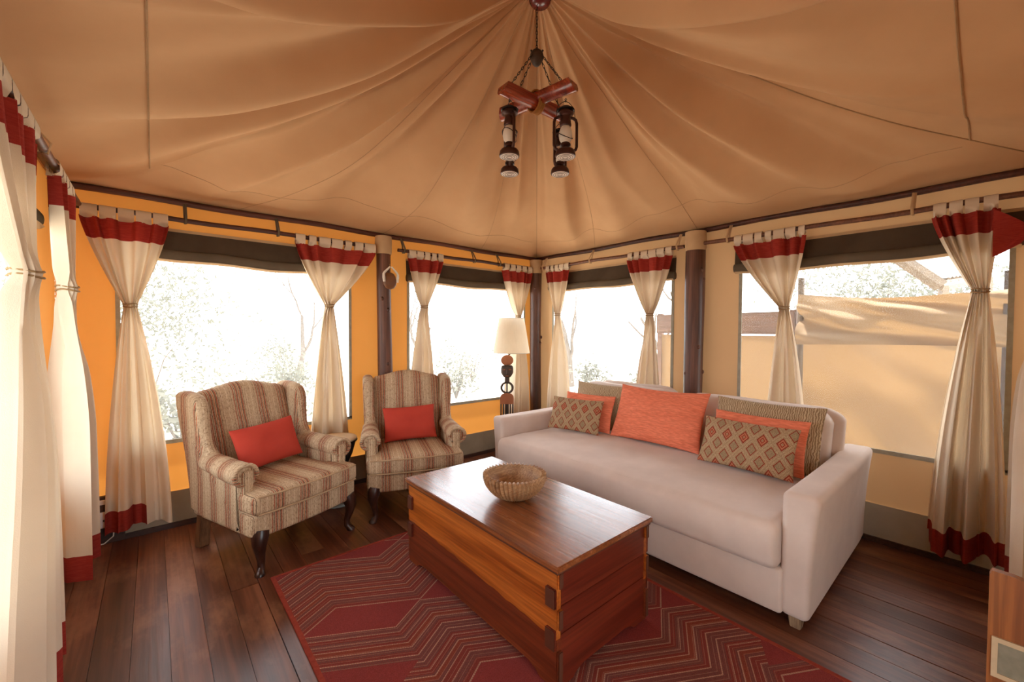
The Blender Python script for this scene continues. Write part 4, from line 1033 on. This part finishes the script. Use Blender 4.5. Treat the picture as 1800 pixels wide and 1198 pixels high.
# peak hub
hb = MB().lathe([(.004, -.075), (.05, -.07), (.066, -.05), (.07, .0), (.07, .06), (.05, .09)], 24).build('peak_hub', 'hub'); hb.location = (AX+.035, AY+.01, 3.395)
tag(hb, 'glossy dark red wooden hub at the tent peak', 'hub')

# ------------------------------------------------------------------ ornament on the post
orn = empty('gourd_ornament', (-2.035, -.182, 1.86), label='brown gourd ornament with white horn loop on the log post', category='ornament')
MB().lathe([(.004, -.075), (.032, -.066), (.048, -.04), (.050, -.01), (.040, .025), (.028, .045), (.01, .052)], 20).xf(Matrix.Scale(.55, 4, (0, 1, 0))).build('gourd', 'gourd', orn)
for s in (-1, 1):
    MB().tube([(s*(.050+.004*math.sin(t*PI)-.044*max(0, t-.55)/.45), -.018, -.02+.115*t) for t in [i/10 for i in range(11)]], [.011-.006*abs(i-3)/8 for i in range(11)], 8).build('horn', 'horn', orn)
MB().tube([(0, -.005, .05), (.006, .02, .12)], .003, 6).build('hanging_string', 'cord', orn)

orn.scale = (1.25, 1, 1.2)
# ------------------------------------------------------------------ socket box on the floor behind the left curtain
sb = empty('socket_box', (-3.962, -.030, 0), label='small dark box with a white double socket behind the left curtain', category='socket')
MB().box((-.12, -.02, .0), (.13, .02, .31)).build('box', 'box_dark', sb, False, bevel=.004)
sk = MB().rbox((-.055, -.033, .11), (.075, -.02, .215), .006, 2).build('socket_plate', 'socket', sb)
for xx in (-.022, .042):
    for q in ((0, .02), (-.012, -.005), (.012, -.005)): MB().box((xx+q[0]-.004, -.0345, .165+q[1]-.006), (xx+q[0]+.004, -.0325, .165+q[1]+.006)).build('pin_hole', 'drum_black', sk, False)
MB().rbox((-.06, -.03, .262), (.05, -.018, .292), .004, 2).build('switch_strip', 'socket', sb)
MB().tube([(.05, -.034, .13), (.078, -.040, .10), (.074, -.042, .05), (.03, -.040, .012), (-.08, -.034, .008)], .004, 6).build('cable', 'cable', sb)

# ------------------------------------------------------------------ cabinet at the lower right
cab = empty('wooden_cabinet', (-1.55, -3.93, 0), label='reddish wooden end panel of a low cabinet with pale framed inlay at lower right', category='cabinet')
CO = Vector((-1.55, -3.93, 0))
pl = [(-4.05, 0), (-3.795, 0), (-3.795, .705)]
for i in range(13):
    t = i/12; pl.append((-3.80-.25*t, .719-.012*t-.075*smst(.15, .9, t)))
b = MB().prism(pl, 0, -1.86, -1.835); b.v = [v-CO for v in b.v]; b.build('end_panel', 'cabinet', cab, False, bevel=0)
for lo, hi, nm in (((-1.835, -4.04, .05), (-1.30, -3.81, .40), 'body'), ((-1.835, -4.04, .40), (-1.30, -3.80, .42), 'top'), ((-1.30, -4.05, 0), (-1.275, -3.80, .44), 'low_end_panel')):
    b = MB().box(lo, hi); b.v = [v-CO for v in b.v]; b.build(nm, 'cabinet', cab, False, bevel=.003)
fr = None
for (y0, y1, z0, z1) in ((-3.815, -3.803, .425, .53), (-3.965, -3.953, .395, .50), (-3.965, -3.803, .52, .533), (-3.965, -3.803, .418, .431)):
    b = MB().box((-1.866, y0, z0 if y1-y0 > .05 else .4312), (-1.859, y1, z1 if y1-y0 > .05 else .5198)); b.v = [v-CO for v in b.v]; b.build('inlay_frame', 'inlay_frame', cab, False)
b = MB().box((-1.8625, -3.955, .43), (-1.859, -3.813, .522)); b.v = [v-CO for v in b.v]; b.build('inlay_panel', 'inlay', cab, False)

# ------------------------------------------------------------------ outdoors
MB().grid(40, 40, lambda u, v: (lerp(-45, 45, u), lerp(-45, 45, v), -.35+.05*noise.noise(Vector((u*20, v*20, 0))))).build('ground', 'sand', kind='structure')
# beige canvas privacy screen outside the right wall
scn = empty('canvas_screen', (1.3, -3.0, 0), label='beige canvas privacy screen hung outside the right window', category='screen')
def scr(y0, y1, z0, z1, sd, dx=0):
    return MB().grid(70, 40, lambda u, v: (dx+.22*noise.noise(Vector((u*3.0+sd, v*4.2-u*3.6, sd)))+.05*math.sin(v*7+4*math.sin(u*4+sd)+sd)*smst(0, .2, v)*smst(1.1, .8, v)+.03*noise.noise(Vector((u*6, v*6, sd+3))), lerp(y0, y1, u)+3.0, lerp(z0(u), z1(u), v)))
scr(-4.6, -2.5, lambda u: 1.275+.02*math.sin(u*3), lambda u: lerp(1.735, 1.765, u)-.03*math.sin(u*PI)+.02*math.sin(u*7), 1, -.08).build('upper_sheet', 'fence', scn)
scr(-4.6, -2.5, lambda u: -.3, lambda u: 1.30, 5, .10).build('lower_sheet', 'fence', scn)
for y_ in (-4.6, -2.5): MB().tube([(.03, y_+3, -.35), (.03, y_+3, 1.95)], .03, 8).build('screen_post', 'timber', scn)
MB().box((-.03, -.90, -.35), (.03, -.835, 1.88)).build('dark_screen_post', 'box_dark', scn, False)
wh = empty('pale_side_screen', (1.35, -1.6, 0), label='pale low canvas screen with brown rail outside the corner window', category='screen')
MB().grid(24, 12, lambda u, v: (.02*noise.noise(Vector((u*3, v*2, 8))), lerp(-.85, .68, u), lerp(-.3, 1.36, v))).build('sheet', 'fence', wh)
MB().box((-.03, -.85, 1.375), (.03, .70, 1.615)).build('rail', 'rail', wh, False, bevel=.005)
for y_ in (-.83, -.05, .67): MB().box((.0, y_-.03, -.35), (.06, y_+.03, 1.63)).build('rail_post', 'rail', wh, False)
# neighbouring timber roof
rf = empty('timber_shelter', (3.0, -3.4, 0), label='open timber shelter roof seen outside the right window', category='shelter')
SV1 = Vector((0, .42, .42)); SV2 = Vector((2.0, -.22, .22)); SC = Vector((0, 0, 1.92))
def beam(p, q, r, nm='rafter', mat='timber', sq=(1, 1.6)): MB().tube([p, q], r, 4, sq=sq).build(nm, mat, rf, False)
beam(SC, SC+SV1*2.2, .045, 'barge_board', sq=(.6, 1.5)); beam(SC, SC+SV2*1.6, .04, 'eave_board', sq=(.6, 1.5))
for k in range(1, 8): beam(SC+SV2*(.2*k)+Vector((0, 0, .02)), SC+SV2*(.2*k)+SV1*2.2+Vector((0, 0, .02)), .016)
for k in range(1, 6): beam(SC+SV1*(.4*k)+Vector((0, 0, .05)), SC+SV1*(.4*k)+SV2*1.6+Vector((0, 0, .05)), .014, 'batten')
MB().grid(30, 6, lambda u, v: SC+SV2*(u*1.6)+SV1*(v*2.2)+Vector((0, 0, .085+.012*math.sin(u*90)))).build('roof_sheet', 'reed', rf)
for q in (SC+SV2*.05, SC+SV2*1.5): beam((q.x, q.y, -.35), (q.x, q.y, q.z), .045, 'shelter_post')

def branch(b, p, d, r, L, depth, rg_, tips):
    pts = [Vector(p)]; rs = [r]; dd = Vector(d).normalized()
    n = 5
    for i in range(n):
        dd = (dd+Vector((rg_.uniform(-.25, .25), rg_.uniform(-.25, .25), rg_.uniform(-.12, .2)))).normalized()
        pts.append(pts[-1]+dd*(L/n)); rs.append(r*(1-.45*(i+1)/n))
    b.tube(pts, rs, 6)
    if depth == 0: tips.append(pts[-1]); tips.append(pts[-3]); return
    for k in range(rg_.choice((2, 3))):
        s = rg_.randint(2, n); nd = (dd+Vector((rg_.uniform(-1, 1), rg_.uniform(-1, 1), rg_.uniform(-.2, .8)))).normalized()
        branch(b, pts[s], nd, rs[s]*.7, L*.68, depth-1, rg_, tips)
def leaves(b, c, rad, n, size, rg_):
    for _ in range(n):
        p = Vector((rg_.gauss(0, 1), rg_.gauss(0, 1), rg_.gauss(0, .8)))*rad*.5+Vector(c)
        a = Vector((rg_.uniform(-1, 1), rg_.uniform(-1, 1), rg_.uniform(-1, 1))).normalized(); q = a.orthogonal().normalized()
        s = size*rg_.uniform(.6, 1.4)
        b.add([p-a*s, p+q*s*.45, p+a*s, p-q*s*.45], [(0, 1, 2, 3)])
def tree(loc, h, sd, label, lf=0, lean=(0, 0, 1), r=.10, dep=3, fork=False):
    rg_ = random.Random(sd); e = empty('acacia_tree', loc, label=label, category='tree', group='trees outside the tent')
    b = MB(); tips = []
    branch(b, (0, 0, 0), lean, r, h*.5, dep, rg_, tips); b.build('trunk', 'bark', e)
    if lf:
        g = MB()
        for t in tips: leaves(g, t, .5, lf, .05, rg_)
        g.build('foliage', 'leaf', e, False, kind='stuff')
def bush(loc, r, sd, label, n=700, sz=.06, nm='thorn_bush', ct='bush'):
    rg_ = random.Random(sd); e = empty(nm, loc, label=label, category=ct, group='bushes outside the tent')
    b = MB()
    for k in range(7):
        an = rg_.uniform(0, 2*PI); tip = (math.cos(an)*r*.7, math.sin(an)*r*.7, r*rg_.uniform(.8, 1.6)); b.tube([(0, 0, 0), (tip[0]*.4, tip[1]*.4, tip[2]*.6), tip], [.02, .012, .005], 5)
    b.build('stems', 'bark', e)
    g = MB()
    for k in range(9): leaves(g, (rg_.uniform(-.7, .7)*r, rg_.uniform(-.7, .7)*r, rg_.uniform(.3, 1.3)*r), r*.55, n//9, sz, rg_)
    g.build('foliage', 'leaf', e, False, kind='stuff')
tree((-5.4, 11.0, -.3), 5.0, 3, 'leafy tree outside the left part of the big back window', 26)
tree((.2, 12.0, -.3), 4.5, 5, 'leafy tree far outside the right part of the big back window', 12)
tree((1.5, 6.0, -.3), 3.6, 8, 'bare branching tree outside the back window beside the corner', 3, (.15, .05, 1), .09)
tree((6.0, 4.6, -.3), 4.2, 12, 'slim forked tree outside the corner window of the right wall', 3, (-.05, .02, 1), .10, 2)
tree((18.0, -8.5, -.3), 5.5, 15, 'leafy tree beyond the canvas screen outside the right window', 34)
tree((18.5, -1.0, -.3), 5.5, 19, 'second leafy tree beyond the canvas screen, left of the shelter roof', 26)
tree((4.6, .6, -.3), 4.0, 23, 'bare tree outside the corner window next to the pale rail', 2, (0, -.1, 1), .09, 2)
for k, (x_, y_, r_, lb) in enumerate(((-5.0, 5.0, .8, 'low bush outside at the lower left of the big back window'), (-3.4, 4.2, .6, 'small bush outside behind the left armchair'), (-1.9, 5.2, .7, 'low bush outside between armchairs and post'), (.6, 4.4, .6, 'low bush outside the back window left of the lamp'), (2.2, 5.2, .7, 'low bush outside the back window behind the lamp'), (5.0, 3.0, .6, 'low bush outside the corner window'), (5.6, 1.8, .5, 'small bush outside the corner window near the rail'), (-6.5, -.5, .9, 'bush outside the left wall window'))):
    bush((x_, y_, -.35), r_, 60+k, lb)
bush((-3.8, 8.0, -.35), 2.0, 81, 'tall grey shrub outside the left part of the big back window', 4000, .055)
bush((-.6, 9.5, -.35), 1.0, 82, 'grey shrub outside the middle of the big back window', 1500, .05)
bush((4.4, 7.6, -.35), 1.1, 83, 'grey shrub outside the back window beside the bare tree', 1200, .05)
bush((11.8, -2.4, -.35), 3.0, 84, 'tall grey shrub beyond the canvas screen, behind the shelter roof', 7500, .075)
